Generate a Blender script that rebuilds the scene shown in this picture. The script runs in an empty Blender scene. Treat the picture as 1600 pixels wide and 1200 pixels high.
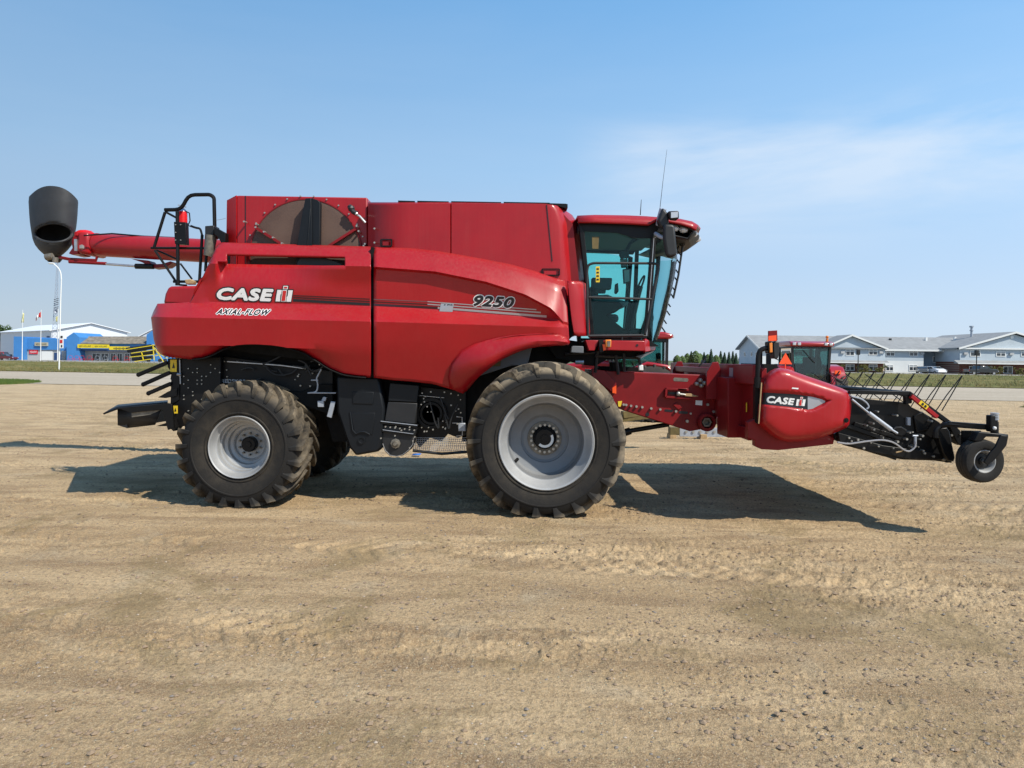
import bpy, bmesh, math, random
import numpy as np
from mathutils import Vector, Matrix
random.seed(7); rng = np.random.default_rng(7)
S = bpy.context.scene
COL = S.collection
R = math.radians

# ------------------------------------------------------------------ camera
F, CH, SR = 1109.0, 2.04, 0.0125            # focal length in photo pixels, eye height, roll
cam_d = bpy.data.cameras.new('camera'); cam = bpy.data.objects.new('camera', cam_d); COL.objects.link(cam)
cam_d.sensor_width = 36.0; cam_d.lens = 36.0 * F / 1600.0
cam_d.shift_y = -40.0 / 1600.0
cam_d.clip_start = 0.05; cam_d.clip_end = 9000
cam.matrix_world = Matrix.Translation((0, 0, CH)) @ Matrix.Rotation(R(90), 4, 'X') @ Matrix.Rotation(math.asin(SR), 4, 'Z')
S.camera = cam

# ------------------------------------------------------------------ light
SUNV = Vector((0.75, -0.56, 1.0)).normalized()       # towards the sun
el = math.asin(SUNV.z); az = math.atan2(SUNV.x, SUNV.y)
w = bpy.data.worlds.new('World'); S.world = w; w.use_nodes = True
nt = w.node_tree; nt.nodes.clear()
def wn(t, **k):
    n = nt.nodes.new(t)
    for a, b in k.items(): setattr(n, a, b)
    return n
sky = wn('ShaderNodeTexSky', sky_type='NISHITA', sun_disc=False)
sky.sun_elevation = el; sky.sun_rotation = az
sky.air_density = 1.15; sky.dust_density = .8; sky.ozone_density = 2.2; sky.altitude = 400
bg = wn('ShaderNodeBackground'); bg.inputs[1].default_value = 0.118
wo = wn('ShaderNodeOutputWorld')
BS = 0.118
L = nt.links.new
tc = wn('ShaderNodeTexCoord'); sx_ = wn('ShaderNodeSeparateXYZ'); L(tc.outputs['Generated'], sx_.inputs[0])
hz_r = wn('ShaderNodeValToRGB'); e_ = hz_r.color_ramp.elements
e_[0].position = 0.0; e_[0].color = (.55, .67, .82, 1); e_[1].position = 1.0; e_[1].color = (.09, .26, .62, 1)
for p_, c_ in ((.10, (.48,.64,.85,1)), (.25, (.38,.62,.91,1)), (.46, (.19,.46,.84,1))):
    q_ = e_.new(p_); q_.color = c_
L(sx_.outputs['Z'], hz_r.inputs[0])
gl = wn('ShaderNodeMapRange'); gl.inputs['From Min'].default_value = -.7; gl.inputs['From Max'].default_value = .6; gl.inputs['To Min'].default_value = .70; gl.inputs['To Max'].default_value = 1.02
L(sx_.outputs['X'], gl.inputs[0])
hm = wn('ShaderNodeVectorMath', operation='SCALE'); L(hz_r.outputs[0], hm.inputs[0])
m_ = wn('ShaderNodeMath', operation='MULTIPLY'); m_.inputs[1].default_value = 1/BS; L(gl.outputs[0], m_.inputs[0]); L(m_.outputs[0], hm.inputs['Scale'])
mh = wn('ShaderNodeMix', data_type='RGBA'); mh.inputs['Factor'].default_value = .86; L(sky.outputs[0], mh.inputs['A']); L(hm.outputs[0], mh.inputs['B'])
# thin streaky cloud, higher on the right
mp = wn('ShaderNodeMapping'); mp.inputs['Scale'].default_value = (1.0, 1.0, 5.5); mp.inputs['Location'].default_value = (.3, 1.3, .2); mp.inputs['Rotation'].default_value = (0, R(3), 0)
no = wn('ShaderNodeTexNoise'); no.inputs['Scale'].default_value = 2.0; no.inputs['Detail'].default_value = 9; no.inputs['Roughness'].default_value = .55; no.inputs['Distortion'].default_value = .35
L(tc.outputs['Generated'], mp.inputs[0]); L(mp.outputs[0], no.inputs['Vector'])
c1_ = wn('ShaderNodeMapRange'); c1_.inputs['From Min'].default_value = .42; c1_.inputs['From Max'].default_value = .64; c1_.inputs['To Max'].default_value = .55; L(no.outputs[0], c1_.inputs[0])
def win_(out, a, b_, c, d):                   # smooth bump between four values
    n1 = wn('ShaderNodeMapRange', interpolation_type='SMOOTHSTEP'); n1.inputs['From Min'].default_value = a; n1.inputs['From Max'].default_value = b_; L(out, n1.inputs[0])
    n2 = wn('ShaderNodeMapRange', interpolation_type='SMOOTHSTEP'); n2.inputs['From Min'].default_value = d; n2.inputs['From Max'].default_value = c; L(out, n2.inputs[0])
    n3 = wn('ShaderNodeMath', operation='MULTIPLY'); L(n1.outputs[0], n3.inputs[0]); L(n2.outputs[0], n3.inputs[1]); return n3.outputs[0]
w1 = win_(sx_.outputs['X'], .05, .20, .55, .95); w2 = win_(sx_.outputs['Z'], .12, .25, .28, .34)
m1 = wn('ShaderNodeMath', operation='MULTIPLY'); L(w1, m1.inputs[0]); L(w2, m1.inputs[1])
m2 = wn('ShaderNodeMath', operation='MULTIPLY_ADD'); m2.inputs[1].default_value = .94; m2.inputs[2].default_value = .06; L(m1.outputs[0], m2.inputs[0])
m3 = wn('ShaderNodeMath', operation='MULTIPLY'); L(m2.outputs[0], m3.inputs[0]); L(c1_.outputs[0], m3.inputs[1])
mx = wn('ShaderNodeMix', data_type='RGBA'); mx.inputs['B'].default_value = (.72/BS, .78/BS, .86/BS, 1)
L(m3.outputs[0], mx.inputs['Factor']); L(mh.outputs['Result'], mx.inputs['A'])
L(mx.outputs['Result'], bg.inputs[0]); L(bg.outputs[0], wo.inputs[0])
sun_d = bpy.data.lights.new('sun', 'SUN'); sun_d.energy = 4.7; sun_d.angle = R(0.6); sun_d.color = (1.0, 0.94, 0.82)
sun = bpy.data.objects.new('sun', sun_d); COL.objects.link(sun)
sun.rotation_euler = SUNV.to_track_quat('Z', 'Y').to_euler(); sun.location = (20, -10, 30)
S.view_settings.view_transform = 'Standard'; S.view_settings.look = 'None'
S.view_settings.exposure = 0.2; S.view_settings.gamma = 1.0; S.view_settings.use_curve_mapping = False

# ------------------------------------------------------------------ helpers
def P(px, py, Y):                           # photo pixel + distance -> place in the world
    dx, dy = px - 800.0, py - 560.0
    return Vector(((dx + dy * SR) * Y / F, Y, CH - (dy - dx * SR) * Y / F))
def tag(o, label=None, cat=None, group=None, kind=None):
    if label: o['label'] = label
    if cat: o['category'] = cat
    if group: o['group'] = group
    if kind: o['kind'] = kind
    return o
ORG = {}
def empty(name, loc, label=None, cat=None, group=None, rz=0):
    o = bpy.data.objects.new(name, None); COL.objects.link(o); o.location = loc; o.rotation_euler.z = rz
    o.empty_display_size = 0.2
    tag(o, label, cat, group); ORG[o.name] = Vector(loc)
    return o
class MB:
    def __init__(s): s.v = []; s.f = []
    def add(s, vs, fs):
        b = len(s.v); s.v += [tuple(v) for v in vs]; s.f += [tuple(b + i for i in f) for f in fs]; return s
    def box(s, a, b):
        x0, y0, z0 = a; x1, y1, z1 = b
        if x0 > x1: x0, x1 = x1, x0
        if y0 > y1: y0, y1 = y1, y0
        if z0 > z1: z0, z1 = z1, z0
        return s.add([(x0,y0,z0),(x1,y0,z0),(x1,y1,z0),(x0,y1,z0),(x0,y0,z1),(x1,y0,z1),(x1,y1,z1),(x0,y1,z1)],
              [(0,3,2,1),(4,5,6,7),(0,1,5,4),(1,2,6,5),(2,3,7,6),(3,0,4,7)])
    def bar(s, p, q, w_, h_, up=(0,0,1)):    # rectangular bar between two points
        p, q = Vector(p), Vector(q); d = (q - p).normalized(); u = Vector(up)
        sd = d.cross(u)
        if sd.length < 1e-4: sd = d.cross(Vector((0,1,0)))
        sd.normalize(); u = sd.cross(d).normalized(); a = sd * w_ / 2; b = u * h_ / 2
        return s.add([p-a-b, p+a-b, p+a+b, p-a+b, q-a-b, q+a-b, q+a+b, q-a+b],
              [(0,1,2,3),(7,6,5,4),(0,4,5,1),(1,5,6,2),(2,6,7,3),(3,7,4,0)])
    def prism(s, pts, off):                  # polygon pushed along a vector
        off = Vector(off); n = len(pts); pts = [Vector(p) for p in pts]
        return s.add(pts + [p + off for p in pts], [tuple(range(n)), tuple(range(2*n-1, n-1, -1))] +
              [(i, i+n, (i+1) % n + n, (i+1) % n) for i in range(n)])
    def ext(s, poly, Y, t):                  # traced outline at distance Y, t metres thick
        return s.prism([P(x, y, Y) for x, y in poly], (0, t, 0))
    def tube(s, pts, r, seg=10, r2=None, caps=True):
        pts = [Vector(p) for p in pts]; n = len(pts); vs = []; fs = []
        ref = None
        for i, p in enumerate(pts):
            d = (pts[min(i+1, n-1)] - pts[max(i-1, 0)]).normalized()
            if ref is None:
                ref = Vector((0, 1, 0)) if abs(d.y) < .9 else Vector((0, 0, 1))
            a = d.cross(ref).normalized(); b = d.cross(a).normalized()
            ref = -b.cross(d).cross(d) if False else ref
            rr = r if r2 is None else r + (r2 - r) * i / (n - 1)
            for k in range(seg):
                t = 2 * math.pi * k / seg
                vs.append(p + a * math.cos(t) * rr + b * math.sin(t) * rr)
        for i in range(n - 1):
            for k in range(seg):
                k2 = (k + 1) % seg
                fs.append((i*seg+k, i*seg+k2, (i+1)*seg+k2, (i+1)*seg+k))
        if caps: fs.append(tuple(range(seg-1, -1, -1))); fs.append(tuple(range((n-1)*seg, n*seg)))
        return s.add(vs, fs)
    def cyl(s, p, q, r, r2=None, seg=16): return s.tube([p, q], r, seg, r2)
    def lathe(s, c, prof, seg=48, axis='Y'): # prof: (radius, along axis)
        vs = []; fs = []; c = Vector(c)
        for (r, a) in prof:
            for k in range(seg):
                t = 2 * math.pi * k / seg
                if axis == 'Y': vs.append(c + Vector((r*math.cos(t), a, r*math.sin(t))))
                elif axis == 'Z': vs.append(c + Vector((r*math.cos(t), r*math.sin(t), a)))
                else: vs.append(c + Vector((a, r*math.cos(t), r*math.sin(t))))
        for i in range(len(prof) - 1):
            for k in range(seg):
                k2 = (k + 1) % seg; fs.append((i*seg+k, i*seg+k2, (i+1)*seg+k2, (i+1)*seg+k))
        return s.add(vs, fs)
    def grid(s, rows):
        n = len(rows[0]); b = len(s.v)
        for r in rows: s.v += [tuple(p) for p in r]
        for i in range(len(rows)-1):
            for j in range(n-1): s.f.append((b+i*n+j, b+i*n+j+1, b+(i+1)*n+j+1, b+(i+1)*n+j))
        return s
    def ball(s, c, r, seg=8, sq=(1,1,1)):
        c = Vector(c); m = seg // 2; vs = []; fs = []
        for i in range(m + 1):
            ph = math.pi * i / m
            for k in range(seg):
                t = 2*math.pi*k/seg
                vs.append(c + Vector((math.sin(ph)*math.cos(t)*r*sq[0], math.sin(ph)*math.sin(t)*r*sq[1], math.cos(ph)*r*sq[2])))
        for i in range(m):
            for k in range(seg):
                k2 = (k+1) % seg; fs.append((i*seg+k, (i+1)*seg+k, (i+1)*seg+k2, i*seg+k2))
        return s.add(vs, fs)
    def build(s, name, m, parent=None, world=True, smooth=35, bevel=0, solid=0, weld=False, seg=2):
        me = bpy.data.meshes.new(name)
        off = ORG.get(parent.name, Vector((0,0,0))) if (parent is not None and world) else Vector((0,0,0))
        me.from_pydata([(v[0]-off.x, v[1]-off.y, v[2]-off.z) for v in s.v], [], s.f)
        if weld or solid or bevel or smooth:
            bm = bmesh.new(); bm.from_mesh(me)
            bmesh.ops.remove_doubles(bm, verts=bm.verts, dist=1e-5)
            bmesh.ops.dissolve_degenerate(bm, edges=bm.edges, dist=1e-6)
            if not solid: bmesh.ops.recalc_face_normals(bm, faces=bm.faces)
            bm.to_mesh(me); bm.free()
        if solid and len(me.polygons):
            av = Vector((0,0,0))
            for p in me.polygons: av += p.normal*p.area
            if (abs(av.y) > .8*abs(av.z) and av.y > 0) or (abs(av.y) <= .8*abs(av.z) and av.z < 0): me.flip_normals()
        if smooth:
            for p in me.polygons: p.use_smooth = True
            me.set_sharp_from_angle(angle=R(smooth))
        me.materials.append(m)
        o = bpy.data.objects.new(name, me); COL.objects.link(o)
        if parent is not None: o.parent = parent
        if name in ('bolts','pipe_fittings','wiper_clips','sticker_pictograms','marks','spout_bolts'): o['kind'] = 'stuff'
        ORG[o.name] = off
        if solid:
            d = o.modifiers.new('s', 'SOLIDIFY'); d.thickness = solid; d.offset = -1
        if bevel:
            d = o.modifiers.new('b', 'BEVEL'); d.width = bevel; d.segments = seg; d.limit_method = 'ANGLE'; d.angle_limit = R(40); d.harden_normals = False
        return o
def rnd_path(pts, n=5, rad=0.25):            # round the corners of a polyline
    pts = [Vector(p) for p in pts]; out = [pts[0]]
    for a, b, c in zip(pts, pts[1:], pts[2:]):
        r = min(rad, (b-a).length*.45, (c-b).length*.45)
        s_, e_ = b + (a-b).normalized()*r, b + (c-b).normalized()*r
        for i in range(n+1):
            t = i/n; out.append(s_*(1-t)**2 + b*2*t*(1-t) + e_*t*t)
    out.append(pts[-1]); return out
def copy_tree(o, parent=None):
    c = o.copy(); COL.objects.link(c); c.parent = parent
    for ch in list(o.children): copy_tree(ch, c)
    return c
def interp(x, xs, ys): return float(np.interp(x, xs, ys))
def sm(a, b, x): t = min(1, max(0, (x-a)/(b-a))); return t*t*(3-2*t)

# ------------------------------------------------------------------ materials
def mat(name, col, rough=.5, metal=0., coat=0., var=.0, vscale=6., bump=0., bscale=60., dust=0., dustcol=(.33,.26,.19), spec=.5, emit=0, col2=None, streak=False):
    m = bpy.data.materials.new(name); m.use_nodes = True; t = m.node_tree; b = t.nodes['Principled BSDF']
    b.inputs['Base Color'].default_value = (*col, 1); b.inputs['Roughness'].default_value = rough
    b.inputs['Metallic'].default_value = metal; b.inputs['Coat Weight'].default_value = coat; b.inputs['Coat Roughness'].default_value = .12
    b.inputs['Specular IOR Level'].default_value = spec
    tcn = t.nodes.new('ShaderNodeTexCoord'); src = None
    if var:
        n = t.nodes.new('ShaderNodeTexNoise'); n.inputs['Scale'].default_value = vscale; n.inputs['Detail'].default_value = 6; n.inputs['Roughness'].default_value = .6
        t.links.new(tcn.outputs['Object'], n.inputs['Vector'])
        r_ = t.nodes.new('ShaderNodeMapRange'); r_.inputs['From Min'].default_value = .3; r_.inputs['From Max'].default_value = .7
        t.links.new(n.outputs[0], r_.inputs[0])
        k = t.nodes.new('ShaderNodeMix'); k.data_type = 'RGBA'; t.links.new(r_.outputs[0], k.inputs['Factor'])
        c2 = col2 if col2 else tuple(c*(1+var) for c in col); c1 = col if col2 else tuple(c*(1-var) for c in col)
        k.inputs['A'].default_value = (*c1, 1); k.inputs['B'].default_value = (*c2, 1); src = k.outputs['Result']
    if dust:
        g = t.nodes.new('ShaderNodeNewGeometry'); sp = t.nodes.new('ShaderNodeSeparateXYZ'); t.links.new(g.outputs['Normal'], sp.inputs[0])
        n2 = t.nodes.new('ShaderNodeTexNoise'); n2.inputs['Scale'].default_value = 3.1; n2.inputs['Detail'].default_value = 8; n2.inputs['Roughness'].default_value = .7
        t.links.new(tcn.outputs['Object'], n2.inputs['Vector'])
        up = t.nodes.new('ShaderNodeMapRange'); up.inputs['From Min'].default_value = -.2; up.inputs['From Max'].default_value = 1.; up.inputs['To Min'].default_value = .25; up.inputs['To Max'].default_value = 1.3
        t.links.new(sp.outputs['Z'], up.inputs[0])
        mm = t.nodes.new('ShaderNodeMath'); mm.operation = 'MULTIPLY'; t.links.new(up.outputs[0], mm.inputs[0]); t.links.new(n2.outputs[0], mm.inputs[1])
        m2 = t.nodes.new('ShaderNodeMath'); m2.operation = 'MULTIPLY'; m2.inputs[1].default_value = dust; m2.use_clamp = True; t.links.new(mm.outputs[0], m2.inputs[0])
        if streak:                                # fine vertical rain and dust streaks
            ms = t.nodes.new('ShaderNodeMapping'); ms.inputs['Scale'].default_value = (38, 38, 1.2); t.links.new(tcn.outputs['Object'], ms.inputs[0])
            ns = t.nodes.new('ShaderNodeTexNoise'); ns.inputs['Scale'].default_value = 1; ns.inputs['Detail'].default_value = 4; t.links.new(ms.outputs[0], ns.inputs['Vector'])
            rs = t.nodes.new('ShaderNodeMapRange'); rs.inputs['From Min'].default_value = .3; rs.inputs['From Max'].default_value = .75; rs.inputs['To Min'].default_value = .3; rs.inputs['To Max'].default_value = 2.0; t.links.new(ns.outputs[0], rs.inputs[0])
            m4 = t.nodes.new('ShaderNodeMath'); m4.operation = 'MULTIPLY'; t.links.new(m2.outputs[0], m4.inputs[0]); t.links.new(rs.outputs[0], m4.inputs[1]); m2 = m4
        k2 = t.nodes.new('ShaderNodeMix'); k2.data_type = 'RGBA'; t.links.new(m2.outputs[0], k2.inputs['Factor'])
        if src: t.links.new(src, k2.inputs['A'])
        else: k2.inputs['A'].default_value = (*col, 1)
        k2.inputs['B'].default_value = (*dustcol, 1); src = k2.outputs['Result']
        rr = t.nodes.new('ShaderNodeMath'); rr.operation = 'ADD'; rr.inputs[1].default_value = rough; rr.use_clamp = True
        t.links.new(m2.outputs[0], rr.inputs[0]); t.links.new(rr.outputs[0], b.inputs['Roughness'])
    if src: t.links.new(src, b.inputs['Base Color'])
    if bump:
        n3 = t.nodes.new('ShaderNodeTexNoise'); n3.inputs['Scale'].default_value = bscale; n3.inputs['Detail'].default_value = 4
        t.links.new(tcn.outputs['Object'], n3.inputs['Vector'])
        bp = t.nodes.new('ShaderNodeBump'); bp.inputs['Strength'].default_value = bump; bp.inputs['Distance'].default_value = .02
        t.links.new(n3.outputs[0], bp.inputs['Height']); t.links.new(bp.outputs[0], b.inputs['Normal'])
    if emit: b.inputs['Emission Color'].default_value = (*col, 1); b.inputs['Emission Strength'].default_value = emit
    return m
M = {}
M['red'] = mat('red_paint', (.35,.004,.009), .36, coat=.25, spec=.35, var=.12, vscale=1.3, dust=.12, dustcol=(.34,.16,.12), bump=.05, bscale=2.2, streak=True)
M['red2'] = mat('shaded_red_paint', (.20,.003,.006), .45, coat=.08, spec=.3, var=.15, vscale=3, dust=.06, dustcol=(.35,.2,.16))  # same paint as the side panels, darkened to stand in for shade
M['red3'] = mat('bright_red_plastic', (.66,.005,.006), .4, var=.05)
M['redfar'] = mat('tractor_red', (.34,.01,.015), .3, coat=.5)
M['black'] = mat('black_paint', (.004,.004,.0045), .42, var=.3, vscale=5, dust=.025, spec=.28)
M['black2'] = mat('black_plastic', (.011,.012,.014), .5, var=.2, dust=.04)
M['char'] = mat('charcoal_plastic', (.005,.007,.010), .45, var=.12, dust=.02, spec=.3)
M['boot'] = mat('spout_rubber', (.026,.029,.034), .6, var=.25, vscale=4, bump=.2, bscale=8, dust=.10)
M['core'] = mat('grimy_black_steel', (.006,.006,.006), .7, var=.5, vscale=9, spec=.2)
M['steel'] = mat('bare_steel', (.52,.52,.53), .38, metal=.85, var=.15, vscale=12)
M['zinc'] = mat('zinc_bolt', (.42,.40,.36), .4, metal=.6)
M['galv'] = mat('galvanised_plate', (.40,.43,.48), .5, metal=.4, var=.15)
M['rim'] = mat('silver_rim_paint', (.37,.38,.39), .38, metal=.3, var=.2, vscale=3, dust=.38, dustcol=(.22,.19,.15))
M['rimd'] = mat('shaded_dusty_rim_dish', (.19,.205,.225), .45, metal=.2, var=.15, vscale=3, dust=.42, dustcol=(.17,.14,.10))  # front dish's shade put into a darker base colour, with dust on top
M['hubd'] = mat('greasy_hub', (.19,.17,.14), .55, metal=.4, var=.4, vscale=14)
M['white'] = mat('white_decal', (.78,.78,.76), .45)
M['silver'] = mat('silver_decal', (.42,.42,.44), .35, metal=.5)
M['stripe'] = mat('dark_stripe', (.035,.006,.008), .4)
M['ink'] = mat('black_decal', (.010,.012,.016), .4)
M['decalred'] = mat('decal_red', (.55,.02,.02), .4)
M['amber'] = mat('amber_lens', (.75,.22,.02), .25, coat=.5)
M['orange'] = mat('orange_reflector', (.95,.10,.01), .4)
M['orange_fl'] = mat('fluorescent_orange', (1.0,.09,.02), .5)
M['yellow'] = mat('yellow_sticker', (.80,.56,.03), .5)
M['lens'] = mat('lamp_glass', (.55,.56,.58), .12, metal=.3, coat=.6)
M['wood'] = mat('pale_wood', (.42,.28,.14), .8, var=.3, vscale=9)
M['olive'] = mat('faded_yellow_steel', (.13,.095,.03), .6, var=.3)
M['seat'] = mat('seat_fabric', (.07,.075,.085), .8)
M['cabgrey'] = mat('cab_liner', (.14,.15,.16), .7)
def glassmat(name, tint, gl=.9, base=.0, ior=1.32):
    m = bpy.data.materials.new(name); m.use_nodes = True; t = m.node_tree; t.nodes.clear()
    o = t.nodes.new('ShaderNodeOutputMaterial'); a = t.nodes.new('ShaderNodeBsdfTransparent'); a.inputs[0].default_value = (*tint, 1)
    g = t.nodes.new('ShaderNodeBsdfGlossy'); g.inputs['Roughness'].default_value = .03; g.inputs[0].default_value = (gl, gl, gl, 1)
    f = t.nodes.new('ShaderNodeFresnel'); f.inputs[0].default_value = ior
    x = t.nodes.new('ShaderNodeMixShader'); ad = t.nodes.new('ShaderNodeMath'); ad.inputs[1].default_value = base; ad.use_clamp = True
    t.links.new(f.outputs[0], ad.inputs[0]); t.links.new(ad.outputs[0], x.inputs[0])
    t.links.new(a.outputs[0], x.inputs[1]); t.links.new(g.outputs[0], x.inputs[2]); t.links.new(x.outputs[0], o.inputs[0])
    return m
M['glass'] = glassmat('teal_tinted_glass', (.68, .94, .91))
M['glassw'] = glassmat('windshield_glass', (.66, .92, .90), ior=1.2)
M['glass2'] = glassmat('tractor_glass', (.45, .66, .64), base=.05)

# rubber: dark sidewall, dusty band and muddy tread, driven by the distance from the axle
def rubber(name, Rt, Rr, mud, SI=.3, topmud=0):
    m = bpy.data.materials.new(name); m.use_nodes = True; t = m.node_tree; b = t.nodes['Principled BSDF']; b.inputs['Roughness'].default_value = .78; b.inputs['Specular IOR Level'].default_value = .3
    N = t.nodes.new; Lk = t.links.new
    tcn = N('ShaderNodeTexCoord'); sp = N('ShaderNodeSeparateXYZ'); Lk(tcn.outputs['Object'], sp.inputs[0])
    cb = N('ShaderNodeCombineXYZ'); Lk(sp.outputs['X'], cb.inputs[0]); Lk(sp.outputs['Z'], cb.inputs[2])
    ln = N('ShaderNodeVectorMath'); ln.operation = 'LENGTH'; Lk(cb.outputs[0], ln.inputs[0])
    n1 = N('ShaderNodeTexNoise'); n1.inputs['Scale'].default_value = 5; n1.inputs['Detail'].default_value = 9; n1.inputs['Roughness'].default_value = .7; Lk(tcn.outputs['Object'], n1.inputs['Vector'])
    tr = N('ShaderNodeMapRange'); tr.inputs['From Min'].default_value = Rr + (Rt-Rr)*.80; tr.inputs['From Max'].default_value = Rt; Lk(ln.outputs['Value'], tr.inputs[0])
    si = N('ShaderNodeMapRange'); si.inputs['From Min'].default_value = Rr + (Rt-Rr)*.60; si.inputs['From Max'].default_value = Rr; si.inputs['To Max'].default_value = SI; Lk(ln.outputs['Value'], si.inputs[0])
    s_ = N('ShaderNodeMath'); s_.operation = 'MAXIMUM'; Lk(tr.outputs[0], s_.inputs[0]); Lk(si.outputs[0], s_.inputs[1])
    q = N('ShaderNodeMapRange'); q.inputs['From Min'].default_value = .36; q.inputs['From Max'].default_value = .66; q.inputs['To Min'].default_value = .04; Lk(n1.outputs[0], q.inputs[0])
    ml = N('ShaderNodeMath'); ml.operation = 'MULTIPLY'; Lk(s_.outputs[0], ml.inputs[0]); Lk(q.outputs[0], ml.inputs[1])
    m3 = N('ShaderNodeMath'); m3.operation = 'MULTIPLY_ADD'; m3.inputs[1].default_value = mud; m3.inputs[2].default_value = .012; m3.use_clamp = True; Lk(ml.outputs[0], m3.inputs[0])
    if topmud:                                # thick mud carried round to the top of the tread
        zt_ = N('ShaderNodeMapRange'); zt_.inputs['From Min'].default_value = Rt*.30; zt_.inputs['From Max'].default_value = Rt*.80; Lk(sp.outputs['Z'], zt_.inputs[0])
        rt_ = N('ShaderNodeMapRange'); rt_.inputs['From Min'].default_value = Rr+(Rt-Rr)*.66; rt_.inputs['From Max'].default_value = Rr+(Rt-Rr)*.80; Lk(ln.outputs['Value'], rt_.inputs[0])
        q1 = N('ShaderNodeMath'); q1.operation = 'MULTIPLY'; Lk(zt_.outputs[0], q1.inputs[0]); Lk(rt_.outputs[0], q1.inputs[1])
        q2 = N('ShaderNodeMapRange'); q2.inputs['From Min'].default_value = .34; q2.inputs['From Max'].default_value = .50; q2.inputs['To Max'].default_value = topmud; Lk(n1.outputs[0], q2.inputs[0])
        q3 = N('ShaderNodeMath'); q3.operation = 'MULTIPLY_ADD'; q3.use_clamp = True; Lk(q1.outputs[0], q3.inputs[0]); Lk(q2.outputs[0], q3.inputs[1]); Lk(m3.outputs[0], q3.inputs[2]); m3 = q3
    k = N('ShaderNodeMix'); k.data_type = 'RGBA'; k.inputs['A'].default_value = (.011,.011,.0115,1); k.inputs['B'].default_value = (.27,.215,.145,1)
    Lk(m3.outputs[0], k.inputs['Factor']); Lk(k.outputs['Result'], b.inputs['Base Color'])
    n2 = N('ShaderNodeTexNoise'); n2.inputs['Scale'].default_value = 40; n2.inputs['Detail'].default_value = 5; Lk(tcn.outputs['Object'], n2.inputs['Vector'])
    bp = N('ShaderNodeBump'); bp.inputs['Strength'].default_value = .25; bp.inputs['Distance'].default_value = .01; Lk(n2.outputs[0], bp.inputs['Height']); Lk(bp.outputs[0], b.inputs['Normal'])
    return m
M['tyreF'] = rubber('front_tyre_rubber', 1.0, .6, .8, .2, .85)
M['tyreR'] = rubber('rear_tyre_rubber', .86, .42, .55, .32, .3)
M['tyreS'] = rubber('small_tyre_rubber', .26, .12, .25)
M['tyreT'] = mat('dark_rubber', (.022,.022,.023), .8, var=.3, dust=.3)

# ------------------------------------------------------------------ numpy noise
def vnoise(x, y, seed=0):
    xi = np.floor(x).astype(np.int64); yi = np.floor(y).astype(np.int64); fx = x - xi; fy = y - yi
    fx = fx*fx*(3-2*fx); fy = fy*fy*(3-2*fy)
    def h(a, b):
        n = (a*374761393 + b*668265263 + seed*1442695041) & 0x7fffffff
        n = (n ^ (n >> 13)) * 1274126177 & 0x7fffffff
        return ((n ^ (n >> 16)) & 0xffff) / 65535.0
    return (h(xi,yi)*(1-fx)+h(xi+1,yi)*fx)*(1-fy) + (h(xi,yi+1)*(1-fx)+h(xi+1,yi+1)*fx)*fy
def fbm(x, y, o=4, seed=0, g=.5):
    a = 1; s_ = 0; t = 0
    for i in range(o):
        s_ = s_ + a*vnoise(x*2**i, y*2**i, seed+i); t += a; a *= g
    return s_/t
TRACKS = [((-6.2,8.3),(2.6,6.75)), ((-1.0,7.45),(5.6,6.35)), ((-9,15.2),(9,14.0)), ((2.5,12.6),(12,11.4)), ((3.5,10.3),(11,9.4)), ((-12,12.9),(-4,13.3)), ((-9,6.6),(-1,5.1))]
def ground_h(x, y):
    x = np.asarray(x, float); y = np.asarray(y, float)
    fade = np.clip(1.4 - y/60., 0, 1)
    z = (fbm(x*.35, y*.9, 3, 3)-.5)*.05
    rough = np.clip((fbm(x*.3+7, y*.8+3, 3, 40)-.42)*4, 0, 1)
    z = z + (fbm(x*4.5, y*8, 5, 11, .62)-.5)*.048*(.22+rough)
    z = z + (fbm(x*20, y*24, 3, 21, .6)-.5)*.022*(.4+rough)
    z = z + np.clip(fbm(x*13+5, y*13, 2, 71)-.60, 0, 1)*.065*(.2+rough) + np.clip(fbm(x*34+5, y*34, 2, 75)-.62, 0, 1)*.05*(.4+rough)
    for i, (a, b) in enumerate(TRACKS):
        d = np.array(b)-np.array(a); ln = np.hypot(*d); d = d/ln
        u = (x-a[0])*d[0]+(y-a[1])*d[1]; v = -(x-a[0])*d[1]+(y-a[1])*d[0]
        inside = np.clip(1-np.abs(v)/.36, 0, 1)**.5*(np.clip(u/.5,0,1)*np.clip((ln-u)/.5,0,1))
        ph = (u + np.abs(v)*.75*(1 if i % 2 else -1))/.24
        bars = np.clip(np.sin(ph*2*np.pi)*2.2, -1, 1)
        keep = np.clip((fbm(x*1.1+i*9, y*1.3, 2, 60+i)-.42)*6, 0, 1)
        z = z + inside*keep*(bars*.014-.008)
        edge = np.exp(-((np.abs(v)-.40)/.06)**2)*np.clip(u/.5,0,1)*np.clip((ln-u)/.5,0,1)
        z = z + edge*.010*keep
    return (z-.004)*fade
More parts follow.
